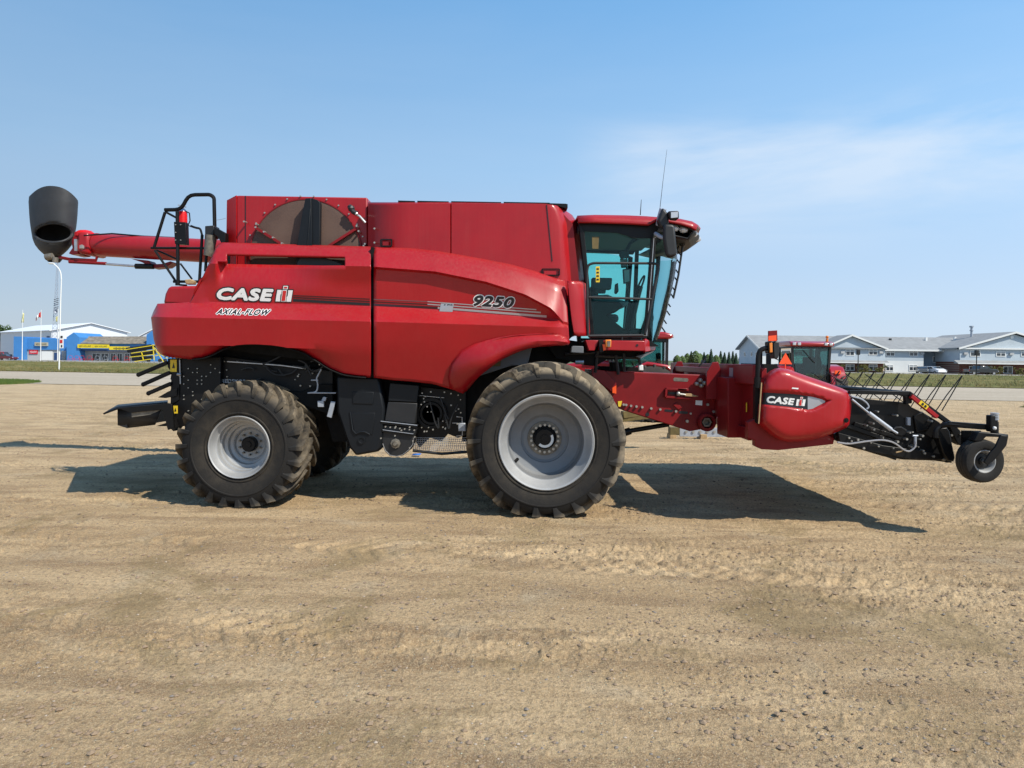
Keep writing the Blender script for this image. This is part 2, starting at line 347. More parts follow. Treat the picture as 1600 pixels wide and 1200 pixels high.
# ------------------------------------------------------------------ the ground
def ground_mat():
    m = bpy.data.materials.new('dry_dirt'); m.use_nodes = True; t = m.node_tree; b = t.nodes['Principled BSDF']
    b.inputs['Roughness'].default_value = .95; b.inputs['Specular IOR Level'].default_value = .15
    N = t.nodes.new; Lk = t.links.new
    g = N('ShaderNodeNewGeometry')
    def noise(sc, det=6, ro=.6, vec=None, dist=0):
        n = N('ShaderNodeTexNoise'); n.inputs['Scale'].default_value = sc; n.inputs['Detail'].default_value = det; n.inputs['Roughness'].default_value = ro; n.inputs['Distortion'].default_value = dist
        Lk(vec or g.outputs['Position'], n.inputs['Vector']); return n.outputs[0]
    def mr(v, a, b_, c=0, d=1):
        n = N('ShaderNodeMapRange'); n.inputs['From Min'].default_value = a; n.inputs['From Max'].default_value = b_; n.inputs['To Min'].default_value = c; n.inputs['To Max'].default_value = d; Lk(v, n.inputs[0]); return n.outputs[0]
    def mix(f, a, b_, mode='MIX'):
        n = N('ShaderNodeMix'); n.data_type = 'RGBA'; n.blend_type = mode
        if isinstance(f, float): n.inputs['Factor'].default_value = f
        else: Lk(f, n.inputs['Factor'])
        for k, c in (('A', a), ('B', b_)):
            if isinstance(c, tuple): n.inputs[k].default_value = (*c, 1)
            else: Lk(c, n.inputs[k])
        return n.outputs['Result']
    def mul(a, b_):
        n = N('ShaderNodeMath'); n.operation = 'MULTIPLY'; n.use_clamp = True
        Lk(a, n.inputs[0])
        if isinstance(b_, float): n.inputs[1].default_value = b_
        else: Lk(b_, n.inputs[1])
        return n.outputs[0]
    st = N('ShaderNodeMapping'); st.inputs['Scale'].default_value = (.28, 1.0, 1.0); st.inputs['Rotation'].default_value = (0, 0, R(4)); Lk(g.outputs['Position'], st.inputs[0])
    big = noise(.9, 7, .62, st.outputs[0]); mid = noise(2.6, 8, .65, st.outputs[0]); fine = noise(26, 6, .7); grit = noise(120, 3, .7)
    c = mix(mr(big, .36, .62), (0.393,0.260,0.134), (0.600,0.427,0.241))
    c = mix(mul(mr(mid, .47, .62), .95), c, (0.280,0.176,0.091))            # damp brown patches
    pt = noise(1.3, 6, .6, None, .4)
    c = mix(mul(mr(pt, .56, .72), .55), c, (0.481,0.412,0.296))              # grey gravelly patches
    c = mix(mul(mr(fine, .46, .64), .8), c, (0.208,0.145,0.085))
    c = mix(mul(mr(grit, .48, .62), .6), c, (0.737,0.567,0.359))
    vo = N('ShaderNodeTexVoronoi'); vo.inputs['Scale'].default_value = 34; Lk(g.outputs['Position'], vo.inputs['Vector'])
    sel = N('ShaderNodeSeparateColor'); Lk(vo.outputs['Color'], sel.inputs[0])
    peb = mul(mr(vo.outputs['Distance'], .22, .12), mr(sel.outputs[0], .90, .93))
    c = mix(peb, c, mix(sel.outputs[1], (0.257,0.236,0.206), (0.753,0.755,0.552)))
    stn = noise(.55, 8, .7, None, .8); c = mix(mul(mr(stn, .53, .62), .6), c, (0.253,0.183,0.090))
    spk = noise(60, 4, .75); c = mix(mul(mr(spk, .58, .68), .8), c, (0.109,0.077,0.036)); c = mix(mul(mr(spk, .40, .31), .7), c, (0.753,0.634,0.324))
    # pale hard-packed gravel further out
    sp = N('ShaderNodeSeparateXYZ'); Lk(g.outputs['Position'], sp.inputs[0])
    far = mr(sp.outputs['Y'], 16, 60)
    c = mix(mul(far, .55), c, (0.545,0.434,0.282))
    Lk(c, b.inputs['Base Color'])
    hsum = N('ShaderNodeMath'); hsum.operation = 'MULTIPLY_ADD'; hsum.inputs[1].default_value = .45; Lk(grit, hsum.inputs[0]); Lk(fine, hsum.inputs[2])
    h2 = N('ShaderNodeMath'); h2.operation = 'MULTIPLY_ADD'; h2.inputs[1].default_value = .5; Lk(peb, h2.inputs[0]); Lk(hsum.outputs[0], h2.inputs[2])
    bp = N('ShaderNodeBump'); bp.inputs['Strength'].default_value = .9; bp.inputs['Distance'].default_value = .03; Lk(h2.outputs[0], bp.inputs['Height']); Lk(bp.outputs[0], b.inputs['Normal'])
    return m
def sheet_mat(name, c1, c2, sc=.25, c3=None, bump=.3, stretch=(.25,1,1), fine=4.):
    m = bpy.data.materials.new(name); m.use_nodes = True; t = m.node_tree; b = t.nodes['Principled BSDF']; b.inputs['Roughness'].default_value = .95; b.inputs['Specular IOR Level'].default_value = .1
    N = t.nodes.new; Lk = t.links.new; g = N('ShaderNodeNewGeometry'); st = N('ShaderNodeMapping'); st.inputs['Scale'].default_value = stretch; Lk(g.outputs['Position'], st.inputs[0])
    n = N('ShaderNodeTexNoise'); n.inputs['Scale'].default_value = sc; n.inputs['Detail'].default_value = 9; n.inputs['Roughness'].default_value = .65; Lk(st.outputs[0], n.inputs['Vector'])
    n2 = N('ShaderNodeTexNoise'); n2.inputs['Scale'].default_value = fine; n2.inputs['Detail'].default_value = 5; Lk(g.outputs['Position'], n2.inputs['Vector'])
    r_ = N('ShaderNodeMapRange'); r_.inputs['From Min'].default_value = .35; r_.inputs['From Max'].default_value = .65; Lk(n.outputs[0], r_.inputs[0])
    r2 = N('ShaderNodeMapRange'); r2.inputs['From Min'].default_value = .42; r2.inputs['From Max'].default_value = .66; r2.inputs['To Max'].default_value = .7; Lk(n2.outputs[0], r2.inputs[0])
    k = N('ShaderNodeMix'); k.data_type = 'RGBA'; k.inputs['A'].default_value = (*c1,1); k.inputs['B'].default_value = (*c2,1); Lk(r_.outputs[0], k.inputs['Factor'])
    k2 = N('ShaderNodeMix'); k2.data_type = 'RGBA'; k2.inputs['B'].default_value = (*(c3 or c1),1); Lk(r2.outputs[0], k2.inputs['Factor']); Lk(k.outputs['Result'], k2.inputs['A']); Lk(k2.outputs['Result'], b.inputs['Base Color'])
    bp = N('ShaderNodeBump'); bp.inputs['Strength'].default_value = bump; bp.inputs['Distance'].default_value = .05; Lk(n2.outputs[0], bp.inputs['Height']); Lk(bp.outputs[0], b.inputs['Normal'])
    return m
M['dirt'] = ground_mat()
ys = np.concatenate([[-60, -20, -6, 0, 1.5], 2.2*np.exp(np.linspace(0, math.log(30/2.2), 540)), 30*np.exp(np.linspace(.03, math.log(5000/30), 90))])
us = np.concatenate([np.linspace(-2.4, -1.03, 24), np.linspace(-1, 1, 1060), np.linspace(1.03, 2.4, 24)])
Yg, U = np.meshgrid(ys, us, indexing='ij'); hw = np.maximum(np.abs(Yg), 0)*.76 + .6 + 20*(Yg < 0) + 3*(Yg < 2)
Xg = U*hw; Zg = ground_h(Xg, Yg)
Zg[:4, :] = 0
nv = Xg.size; me = bpy.data.meshes.new('ground'); me.vertices.add(nv)
me.vertices.foreach_set('co', np.stack([Xg, Yg, Zg], -1).astype(np.float32).ravel())
r_, c_ = Xg.shape; idx = np.arange(nv).reshape(r_, c_)
q = np.stack([idx[:-1,:-1], idx[:-1,1:], idx[1:,1:], idx[1:,:-1]], -1).reshape(-1, 4)
me.loops.add(q.size); me.polygons.add(len(q)); me.loops.foreach_set('vertex_index', q.ravel().astype(np.int32))
me.polygons.foreach_set('loop_start', np.arange(0, q.size, 4, dtype=np.int32)); me.polygons.foreach_set('use_smooth', np.ones(len(q), bool))
me.update(calc_edges=True); me.materials.append(M['dirt'])
gnd = bpy.data.objects.new('ground', me); COL.objects.link(gnd); tag(gnd, kind='structure')

# pebbles and clods lying on the dirt (uncountable)
def scatter(name, n, smin, smax, mt, seed, ymin=3.2, ymax=14):
    rg = np.random.default_rng(seed); mb_v = []; mb_f = []
    base = [(0,0,.6),(1,0,0),(.3,.9,.1),(-.8,.5,0),(-.7,-.6,.05),(.4,-.95,0),(.1,.1,-.6)]
    fc = [(0,1,2),(0,2,3),(0,3,4),(0,4,5),(0,5,1),(6,2,1),(6,3,2),(6,4,3),(6,5,4),(6,1,5)]
    yy = ymin*np.exp(rg.random(n)**1.0*math.log(ymax/ymin)); xx = (rg.random(n)*2-1)*(yy*.78+.5)
    keep = fbm(xx*.6, yy*1.2, 3, 90+seed) + rg.random(n)*.25 > .5
    xx, yy = xx[keep], yy[keep]; zz = ground_h(xx, yy)
    for x, y, z in zip(xx, yy, zz):
        s_ = smin + (smax-smin)*rg.random()**5; a = rg.random()*6.28; ca, sa = math.cos(a), math.sin(a); k = len(mb_v); q1, q2 = .6+.6*rg.random(), .6+.5*rg.random()
        for (u, v, w_) in base:
            u, v = u*s_*q1*(.8+.4*rg.random()), v*s_*(.8+.4*rg.random()); mb_v.append((x+u*ca-v*sa, y+u*sa+v*ca, z+w_*s_*q2+s_*.15))
        mb_f += [tuple(k+i for i in f) for f in fc]
    me = bpy.data.meshes.new(name); me.from_pydata(mb_v, [], mb_f); me.materials.append(mt); o = bpy.data.objects.new(name, me); COL.objects.link(o); return o
M['peb'] = mat('pebble_stone', (.22,.19,.16), .9, var=.0)
M['peb'].node_tree.nodes['Principled BSDF'].inputs['Specular IOR Level'].default_value = .2
M['peb2'] = mat('pale_pebble', (.42,.34,.26), .9)
M['clod'] = mat('dirt_clod', (.26,.185,.12), .95, var=.25, vscale=20)
o = scatter('gravel', 6000, .003, .017, M['peb'], 1); tag(o, 'small grey stones scattered over the dry dirt', 'gravel', kind='stuff')
o = scatter('gravel', 4000, .003, .013, M['peb2'], 2); tag(o, 'small pale stones scattered over the dry dirt', 'gravel', kind='stuff')
o = scatter('dirt_clods', 26000, .004, .026, M['clod'], 3, 3.2, 20); tag(o, 'loose brown crumbs and clods of dry dirt', 'dirt', kind='stuff')

def quad_sheet(name, pts, z, m, n=(80, 14), amp=0, kind='structure'):
    # pts: near-left, near-right, far-right, far-left on the ground
    a, b, c, d = [Vector((p[0], p[1], 0)) for p in pts]; rows = []
    for i in range(n[1]+1):
        v = i/n[1]; row = []
        for j in range(n[0]+1):
            u = j/n[0]; p = (a*(1-u)+b*u)*(1-v)+(d*(1-u)+c*u)*v
            e = min(v, 1-v, .15)/.15
            wob = 0 if not amp else (float(fbm(np.array(p.x*.25), np.array(p.y*.25), 3, 33))-.5)*3.0*(1 if (i in (0, n[1])) else 0)
            zz = z + (amp*e*float(fbm(np.array(p.x*.6), np.array(p.y*.8), 3, 5)) if amp else 0)
            row.append((p.x, p.y+wob, zz))
        rows.append(row)
    o = MB().grid(rows).build(name, m, smooth=60); tag(o, kind=kind); return o
M['lot'] = sheet_mat('pale_gravel_road', (.38,.325,.25), (.48,.41,.32), .25, (.33,.275,.20))
M['verge'] = sheet_mat('dry_grass', (.085,.105,.028), (.30,.225,.095), .16, (.055,.080,.018), .8, (.12,.9,1), 2.2)
M['hwy'] = sheet_mat('pale_asphalt', (.30,.285,.26), (.36,.34,.31), .2)  # pale grey asphalt with slight random variation
M['lawn'] = sheet_mat('green_lawn', (.08,.125,.025), (.17,.18,.05), .9, (.05,.08,.015), .8, (1,1,1), 6)
def gx(px, py):                              # a photo pixel on the ground -> world x, y
    dx, dy = px-800., py-560.; yy = dy-dx*SR; Y = CH*F/yy; return ((dx+dy*SR)*Y/F, Y)
quad_sheet('gravel_road', [(-85,52),(60,36),(100,52),(-130,86)], .02, M['lot'])
quad_sheet('highway', [(-260,172),(220,108),(300,136),(-380,225)], .05, M['hwy'])
vg = quad_sheet('grass_verge', [(-140,88),(115,50),(220,109),(-260,173)], .06, M['verge'], (200, 30), .35)
quad_sheet('motel_car_park', [(20,128),(220,118),(220,175),(20,175)], .09, M['hwy'])
quad_sheet('shop_forecourt', [(-200,176),(-40,165),(-40,260),(-300,260)], .08, M['hwy'])
bm_ = mat('far_field', (.10,.115,.035), .9, var=.2)
quad_sheet('far_field', [(-3000,300),(3000,300),(6000,4800),(-6000,4800)], .12, bm_, (10, 6))

# grass tufts along the verge and on the two near patches
def tufts(name, spots, h, m, label):
    v = []; f = []
    for (x, y) in spots:
        for k in range(7):
            a = random.random()*6.28; l = h*(.5+random.random()); wd = .012+.014*random.random(); lean = l*(.2+.5*random.random())
            bx, by = x+random.uniform(-.12,.12), y+random.uniform(-.12,.12); k0 = len(v)
            v += [(bx-wd, by, 0), (bx+wd, by, 0), (bx+math.cos(a)*lean*.4+wd*.5, by+math.sin(a)*lean*.4, l*.6), (bx+math.cos(a)*lean, by+math.sin(a)*lean, l)]
            f += [(k0,k0+1,k0+2), (k0,k0+2,k0+3)]
    me = bpy.data.meshes.new(name); me.from_pydata(v, [], f); me.materials.append(m); o = bpy.data.objects.new(name, me); COL.objects.link(o)
    tag(o, label, 'grass', kind='stuff'); return o
def patch_mesh(name, cx, cy, rx, ry, m, seed):
    rows = []
    for i in range(7):
        row = []
        for k in range(41):
            t = 2*math.pi*k/40; q_ = i/6*(.75+.45*float(vnoise(np.array(k % 40*.45), np.array(seed*3.1), seed)))
            row.append((cx+rx*q_*math.cos(t), cy+ry*q_*math.sin(t), .035+.05*(1-i/6)))
        rows.append(row)
    o = MB().grid(rows).build(name, m, smooth=60); tag(o, kind='structure'); return o
M['blade'] = mat('grass_blades', (.075,.15,.022), .8, var=.4, vscale=2, col2=(.15,.19,.04))
M['blade2'] = mat('dry_grass_blades', (.09,.115,.03), .8, var=.4, vscale=.18, col2=(.30,.23,.10))
patch_mesh('lawn_patch', -38.5, 46, 6.2, 5.2, M['lawn'], 4); patch_mesh('weedy_patch', 28.2, 33.6, 3.8, 1.8, M['verge'], 6)
def ell(cx, cy, rx, ry, n):
    o = []
    while len(o) < n:
        a, b = random.uniform(-1,1), random.uniform(-1,1)
        if a*a+b*b < 1: o.append((cx+a*rx, cy+b*ry))
    return o
tufts('grass', ell(-38.5,46,7.0,5.6,5200), .13, M['blade'], 'patch of bright green grass at the left edge of the dirt lot')
tufts('grass', ell(28.2,33.6,3.6,1.7,900)+ell(26,31,2.5,2,120), .11, M['blade2'], 'weedy dry grass patch at the right edge of the dirt lot')
vs_ = []
for _ in range(15000):
    u, v = random.random(), random.random()**1.3
    a = Vector((-140,88))*(1-u)+Vector((115,50))*u; b = Vector((-260,173))*(1-u)+Vector((220,109))*u; p = a*(1-v)+b*v
    if abs(p.x) < p.y*.78+2: vs_.append((p.x, p.y))
g_ = tufts('grass', vs_, .34, M['blade2'], 'uneven dry grass along the verge between gravel road and highway')

# ------------------------------------------------------------------ buildings
M['sidb'] = mat('light_blue_siding', (.43,.49,.54), .6, var=.06, vscale=.6)
M['sidw'] = mat('white_siding', (.66,.68,.68), .6, var=.05, vscale=.6)
M['sidg'] = mat('grey_blue_siding', (.25,.31,.37), .65, var=.08, vscale=.6)
M['shing'] = mat('grey_shingles', (.26,.265,.265), .9, var=.16, vscale=.9)
M['shbr'] = mat('weathered_brown_shingles', (.20,.17,.13), .9, var=.45, vscale=1.1)
M['trim'] = mat('white_trim', (.75,.75,.73), .5)
M['pane'] = mat('dark_window_pane', (.03,.04,.05), .08, spec=.8)
M['curt'] = mat('curtained_pane', (.30,.33,.36), .2, var=.3, vscale=2)
M['bluem'] = mat('blue_metal_cladding', (.055,.22,.52), .45, var=.08, vscale=.7)
M['blued'] = mat('dark_blue_door', (.02,.06,.17), .5)
M['block'] = mat('grey_block_wall', (.42,.42,.42), .8, var=.08)
M['wmet'] = mat('white_metal_roof', (.80,.82,.84), .4, var=.03)
M['wwall'] = mat('white_metal_wall', (.62,.65,.69), .55, var=.04)
M['ysign'] = mat('yellow_sign_face', (.78,.60,.02), .5)
M['tan'] = mat('tan_sign_face', (.45,.40,.28), .6)
M['rsign'] = mat('red_sign_face', (.60,.02,.04), .5)
def brickmat():
    m = bpy.data.materials.new('red_brick'); m.use_nodes = True; t = m.node_tree; b = t.nodes['Principled BSDF']; b.inputs['Roughness'].default_value = .9
    tcn = t.nodes.new('ShaderNodeTexCoord'); mp_ = t.nodes.new('ShaderNodeMapping'); mp_.inputs['Rotation'].default_value = (R(90),0,0); t.links.new(tcn.outputs['Object'], mp_.inputs[0])
    k = t.nodes.new('ShaderNodeTexBrick'); k.inputs['Scale'].default_value = 1; k.inputs['Brick Width'].default_value = .6; k.inputs['Row Height'].default_value = .22; k.inputs['Mortar Size'].default_value = .02
    k.inputs['Color1'].default_value = (.20,.055,.035,1); k.inputs['Color2'].default_value = (.11,.035,.025,1); k.inputs['Mortar'].default_value = (.25,.18,.14,1)
    t.links.new(mp_.outputs[0], k.inputs['Vector']); t.links.new(k.outputs[0], b.inputs['Base Color']); return m
M['brick'] = brickmat()
def rect(px0, py0, px1, py1, Y, t=.1):       # box standing at distance Y whose front covers a pixel rectangle
    a = P(px0, py1, Y); b = P(px1, py0, Y); return (a.x, Y, a.z), (b.x, Y+t, b.z)
def win(px0, py0, px1, py1, Y, parent, panes=2, m='pane', head=0.0):
    (x0,y0,z0),(x1,y1,z1) = rect(px0, py0, px1, py1, Y)
    fr = MB(); e = .12
    fr.box((x0,Y-.09,z0),(x1,Y-.005,z0+e)).box((x0,Y-.09,z1-e),(x1,Y-.005,z1)).box((x0,Y-.088,z0+e),(x0+e,Y-.005,z1-e)).box((x1-e,Y-.088,z0+e),(x1,Y-.005,z1-e))
    for k in range(1, panes): xm = x0+(x1-x0)*k/panes; fr.box((xm-.05,Y-.086,z0+e),(xm+.05,Y-.005,z1-e))
    zt = z1-e
    if head: zt = z1-(z1-z0)*head; fr.box((x0+e,Y-.084,zt-.04),(x1-e,Y-.005,zt+.05))
    wf = fr.build('window', M['trim'], parent, smooth=0)
    if head: MB().box((x0+e,Y-.04,zt+.05),(x1-e,Y-.006,z1-e)).build('pane', M['curt'], wf, smooth=0)
    for k in range(panes):
        xa = x0+e+(x1-x0-2*e)*k/panes; xb = x0+e+(x1-x0-2*e)*(k+1)/panes
        MB().box((xa+.02,Y-.03,z0+e),(xb-.02,Y-.006,zt-.02)).build('pane', M[m], wf, smooth=0)
    return wf
def Zat(px, py, Y): return P(px, py, Y).z
def Xat(px, Y): return P(px, 560, Y).x
# --- the motel
MY = 146.
mo = empty('motel', (Xat(1380, MY), MY, 0), 'long two storey light blue motel with grey shingle roof and brick ground floor', 'motel')
x0, x1, xr = Xat(1189, MY), Xat(1443, MY), Xat(1500, MY)
ez, bz = 5.05, 0.0
MB().box((x0,MY,bz),(Xat(1285,MY),MY+.3,ez)).build('wall', M['sidw'], mo, smooth=0)
MB().box((Xat(1383,MY),MY,bz),(x1,MY+.3,2.55)).build('wall', M['sidw'], mo, smooth=0)
MB().box((Xat(1383,MY),MY,2.55),(x1,MY+.3,ez)).build('wall', M['sidb'], mo, smooth=0)
MB().prism([(x0,MY,0),(x0,MY+14,0),(x0,MY+14,ez),(x0,MY+7,7.35),(x0,MY,ez)], (.3,0,0)).build('gable_wall', M['sidb'], mo, smooth=0)
MB().box((x1,MY,0),(xr,MY+.3,ez)).build('wall', M['sidg'], mo, smooth=0) if False else MB().box((x1,MY+2.5,0),(xr+1,MY+2.8,ez+.1)).build('recessed_wall', M['sidg'], mo, smooth=0)
MB().box((x1-.3,MY+.3,0),(x1,MY+2.5,ez)).build('wall', M['sidg'], mo, smooth=0)
FY = MY-1.8                                   # projecting centre bay
fx0, fx1 = Xat(1285, FY), Xat(1383, FY)
MB().box((fx0,FY,2.35),(fx1,FY+1.8,5.0)).build('bay_wall', M['sidb'], mo, smooth=0)
MB().box((fx0+.1,FY+.5,0),(fx1-.1,FY+1.8,2.0)).build('brick_wall', M['brick'], mo, smooth=0)
MB().prism([(fx0-.4,FY-1.2,2.05),(fx0-.4,FY+.1,2.55),(fx0-.4,FY+.1,2.0)], (fx1-fx0+.8,0,0)).build('canopy_roof', M['shing'], mo, smooth=0)
MB().box((fx0-.4,FY-1.25,1.95),(fx1+.4,FY-1.15,2.12)).build('fascia', M['trim'], mo, smooth=0)
gx0, gx1, gax = Xat(1287, FY), Xat(1381, FY), Xat(1329, FY)
MB().prism([(gx0+.8,FY,5.1),(gx1-.8,FY,5.1),(gax,FY,7.45)], (0,4,0)).build('bay_gable', M['sidb'], mo, smooth=0)
for s_ in (gx0-.6, gx1+.6):
    MB().prism([(s_,FY-.6,5.0),(gax,FY-.6,7.75),(gax,FY-.6,7.5),(s_,FY-.6,4.75)], (0,7.0,0)).build('gable_roof', M['shing'], mo, smooth=0)
    MB().prism([(s_,FY-.66,5.02),(gax,FY-.66,7.77),(gax,FY-.66,7.42),(s_,FY-.66,4.68)], (0,.055,0)).build('fascia', M['trim'], mo, smooth=0)
MB().box((gx0-.6,FY-.55,4.85),(gx1+.6,FY+.2,5.06)).build('fascia', M['shing'], mo, smooth=0)
rx1 = Xat(1560, MY)
MB().prism([(x0-.7,MY-.7,4.85),(x0-.7,MY+7,7.7),(x0-.7,MY+14.7,4.85),(x0-.7,MY+14.7,4.6),(x0-.7,MY+7,7.4),(x0-.7,MY-.7,4.6)], (rx1-x0,0,0)).build('roof', M['shing'], mo, smooth=0)
MB().box((x0-.7,MY-.76,4.55),(xr+1,MY-.71,4.9)).build('fascia', M['trim'], mo, smooth=0)
MB().prism([(x0-.76,MY-.7,4.9),(x0-.76,MY+7,7.75),(x0-.76,MY+7,7.4),(x0-.76,MY-.7,4.5)], (.055,0,0)).build('fascia', M['trim'], mo, smooth=0)
WY = 140.                                     # right wing
wx0, wx1 = Xat(1500, WY), Xat(1668, WY); wax = Xat(1584, WY)
MB().box((wx0,WY,2.5),(wx1,WY+20,5.1)).build('wing_wall', M['sidb'], mo, smooth=0)
MB().box((wx0+.3,WY+.7,0),(wx1,WY+20,2.5)).build('brick_wall', M['brick'], mo, smooth=0)
MB().prism([(wx0-1.2,WY-1.3,2.2),(wx0-1.2,WY-.002,2.8),(wx0-1.2,WY-.002,2.15)], (wx1-wx0+1.2,0,0)).build('canopy_roof', M['shing'], mo, smooth=0)
MB().box((wx0-1.2,WY-1.36,2.08),(wx1,WY-1.31,2.26)).build('fascia', M['trim'], mo, smooth=0)
MB().prism([(wx0+1.5,WY,5.3),(wx1-1.5,WY,5.3),(wax,WY,8.0)], (0,4,0)).build('wing_gable', M['sidb'], mo, smooth=0)
for s_ in (wx0-.6, wx1+.6):
    MB().prism([(s_,WY-.6,5.25),(wax,WY-.6,8.55),(wax,WY-.6,8.25),(s_,WY-.6,4.95)], (0,24,0)).build('wing_roof', M['shing'], mo, smooth=0)
    MB().prism([(s_,WY-.66,5.27),(wax,WY-.66,8.57),(wax,WY-.66,8.2),(s_,WY-.66,4.9)], (0,.055,0)).build('fascia', M['trim'], mo, smooth=0)
MB().box((wx0-.6,WY-.5,5.0),(wx1+.6,WY-.002,5.28)).build('fascia', M['trim'], mo, smooth=0)
c = P(1581, 527, WY); MB().cyl((c.x,WY-.08,c.z),(c.x,WY-.002,c.z),.33).build('round_vent', M['trim'], mo)
for a in ((1321,545.5,1335,555.6),(1357,546,1371,555)): win(*a, FY, mo, head=.35)
for a in ((1321,569,1335,579),(1357,569,1371,579)): win(*a, FY+.45, mo, head=.4)
for a in ((1384,548,1398,556.5),(1420.5,548,1434,556.5)): win(*a, MY-.01, mo, head=.35)
for a in ((1383.5,570,1396,579.5),(1420,570,1433,579.5)): win(*a, MY-.01, mo, head=.35)
win(1200,546,1214,555, MY-.01, mo, head=.35); win(1240,546,1254,555, MY-.01, mo, head=.35); win(1262,569,1276,578, MY-.01, mo, head=.35)
win(1457,557,1471,566.5, MY+2.49, mo)
for a in ((1515.5,547,1532,557),(1556,549,1571,557),(1595,549,1609,557)): win(*a, WY-.01, mo, head=.35)
for a in ((1514,572,1530,582.5),(1538,572,1550,583),(1567,572,1582,583.5)): win(*a, WY+.68, mo)
win(1489,571,1501.5,583, MY+2.49, mo)
for px, py, Y in ((1316,550.5,FY),(1376,550.5,FY),(1440,552,MY),(1508,552.3,WY),(1579.5,553,WY),(1305,575,FY+.45),(1345,575.5,FY+.45)):
    c = P(px, py, Y); MB().box((c.x-.38,Y-.35,c.z-.22),(c.x+.38,Y-.002,c.z+.22)).build('air_conditioner', M['block'], mo, smooth=0)
for y_ in (2.0, 5.0, 9.5):                    # windows in the end wall
    z_ = 3.6; f_ = MB().box((x0-.06,MY+y_,z_-.5),(x0-.004,MY+y_+1.2,z_+.5)).build('window', M['trim'], mo, smooth=0)
    MB().box((x0-.09,MY+y_+.15,z_-.38),(x0-.062,MY+y_+1.05,z_+.38)).build('pane', M['pane'], f_, smooth=0)
def up(px, py, Y): return P(px, py, Y)
for px, py in ((1391,529.5),(1447,528),(1511,529),(1492,527)):
    c = P(px, py, MY+5); MB().box((c.x-.2,c.y-.2,c.z-.9),(c.x+.2,c.y+.2,c.z+.1)).build('roof_vent', M['trim'] if px != 1391 else M['black2'], mo, smooth=0)
c = P(1518, 513, WY+9); b = MB().cyl((c.x,c.y,c.z-2),(c.x,c.y,c.z+.2),.22).cyl((c.x,c.y,c.z+.2),(c.x,c.y,c.z+.5),.42); b.cyl((c.x,c.y,c.z-.55),(c.x,c.y,c.z-.35),.36); b.build('flue_pipe', M['galv'], mo)
# shrubs in front of the brick
def leafy(name, c, rx, ry, rz_, n, m, parent=None, leaf=.18, seed=1, shell=.35):
    rg = random.Random(seed); v = []; f = []
    cl = [(rg.gauss(0,.45), rg.gauss(0,.45), rg.uniform(-.8,.9), rg.uniform(.35,.6)) for _ in range(14)]
    for _ in range(n):
        k = rg.choice(cl); a = rg.random()*6.28; b = math.acos(rg.uniform(-1,1)); q_ = k[3]*(shell+(1-shell)*rg.random())
        x = (k[0]+math.sin(b)*math.cos(a)*q_)*rx; y = (k[1]+math.sin(b)*math.sin(a)*q_)*ry; z = (k[2]+math.cos(b)*q_)*rz_
        p = Vector((c[0]+x, c[1]+y, c[2]+z)); d1 = Vector([rg.gauss(0,1) for _ in range(3)]).normalized()*leaf; d2 = Vector([rg.gauss(0,1) for _ in range(3)]).normalized()*leaf*.7
        i = len(v); v += [p-d1, p+d2, p+d1, p-d2]; f.append((i,i+1,i+2,i+3))
    b = MB(); b.v = [tuple(q) for q in v]; b.f = f; return b.build(name, m, parent, smooth=0)
M['leaf'] = mat('tree_leaves', (.035,.075,.022), .7, var=.5, vscale=.6, col2=(.09,.14,.04))
M['leaf2'] = mat('conifer_needles', (.022,.055,.030), .8, var=.5, vscale=.6, col2=(.05,.09,.04))
M['leaf3'] = mat('light_leaves', (.08,.14,.04), .7, var=.4, vscale=.6, col2=(.15,.2,.06))
M['shrub'] = mat('yellow_green_shrub', (.16,.13,.03), .8, var=.5, vscale=.8, col2=(.09,.12,.03))
M['bark'] = mat('bark', (.10,.08,.06), .9)
sh = [(1345,578,FY-1.6,'yellow green shrub by the brick under the left upstairs windows'),(1352,579,FY-1.6,None),(1310,577,FY-1.6,None),(1375,580,FY-1.6,None),(1552,581,WY-1.7,None),(1594,583,WY-1.7,None),(1561,582,WY-1.7,None)]
for i, (px, py, Y, l_) in enumerate(sh):
    SL = ['shrub against the brick directly left of the second ground floor motel window','shrub in the brick bay just left of the right hand ground floor window','shrub at the left end of the motel brick bay beside the tractor','shrub at the right end of the motel brick bay','shrub left of the glass door in the right motel wing','shrub at the far right edge of the photo before the motel wing','shrub between the two glass doors of the right motel wing']
    c = P(px, py, Y); t_ = empty('shrub', (c.x, Y, 0), 'yellow green '+SL[i], 'shrub', 'shrubs along the motel front')
    leafy('foliage', (c.x, Y, .75), 1.0, .7, .75, 420, M['shrub'], t_, .13, 20+i)
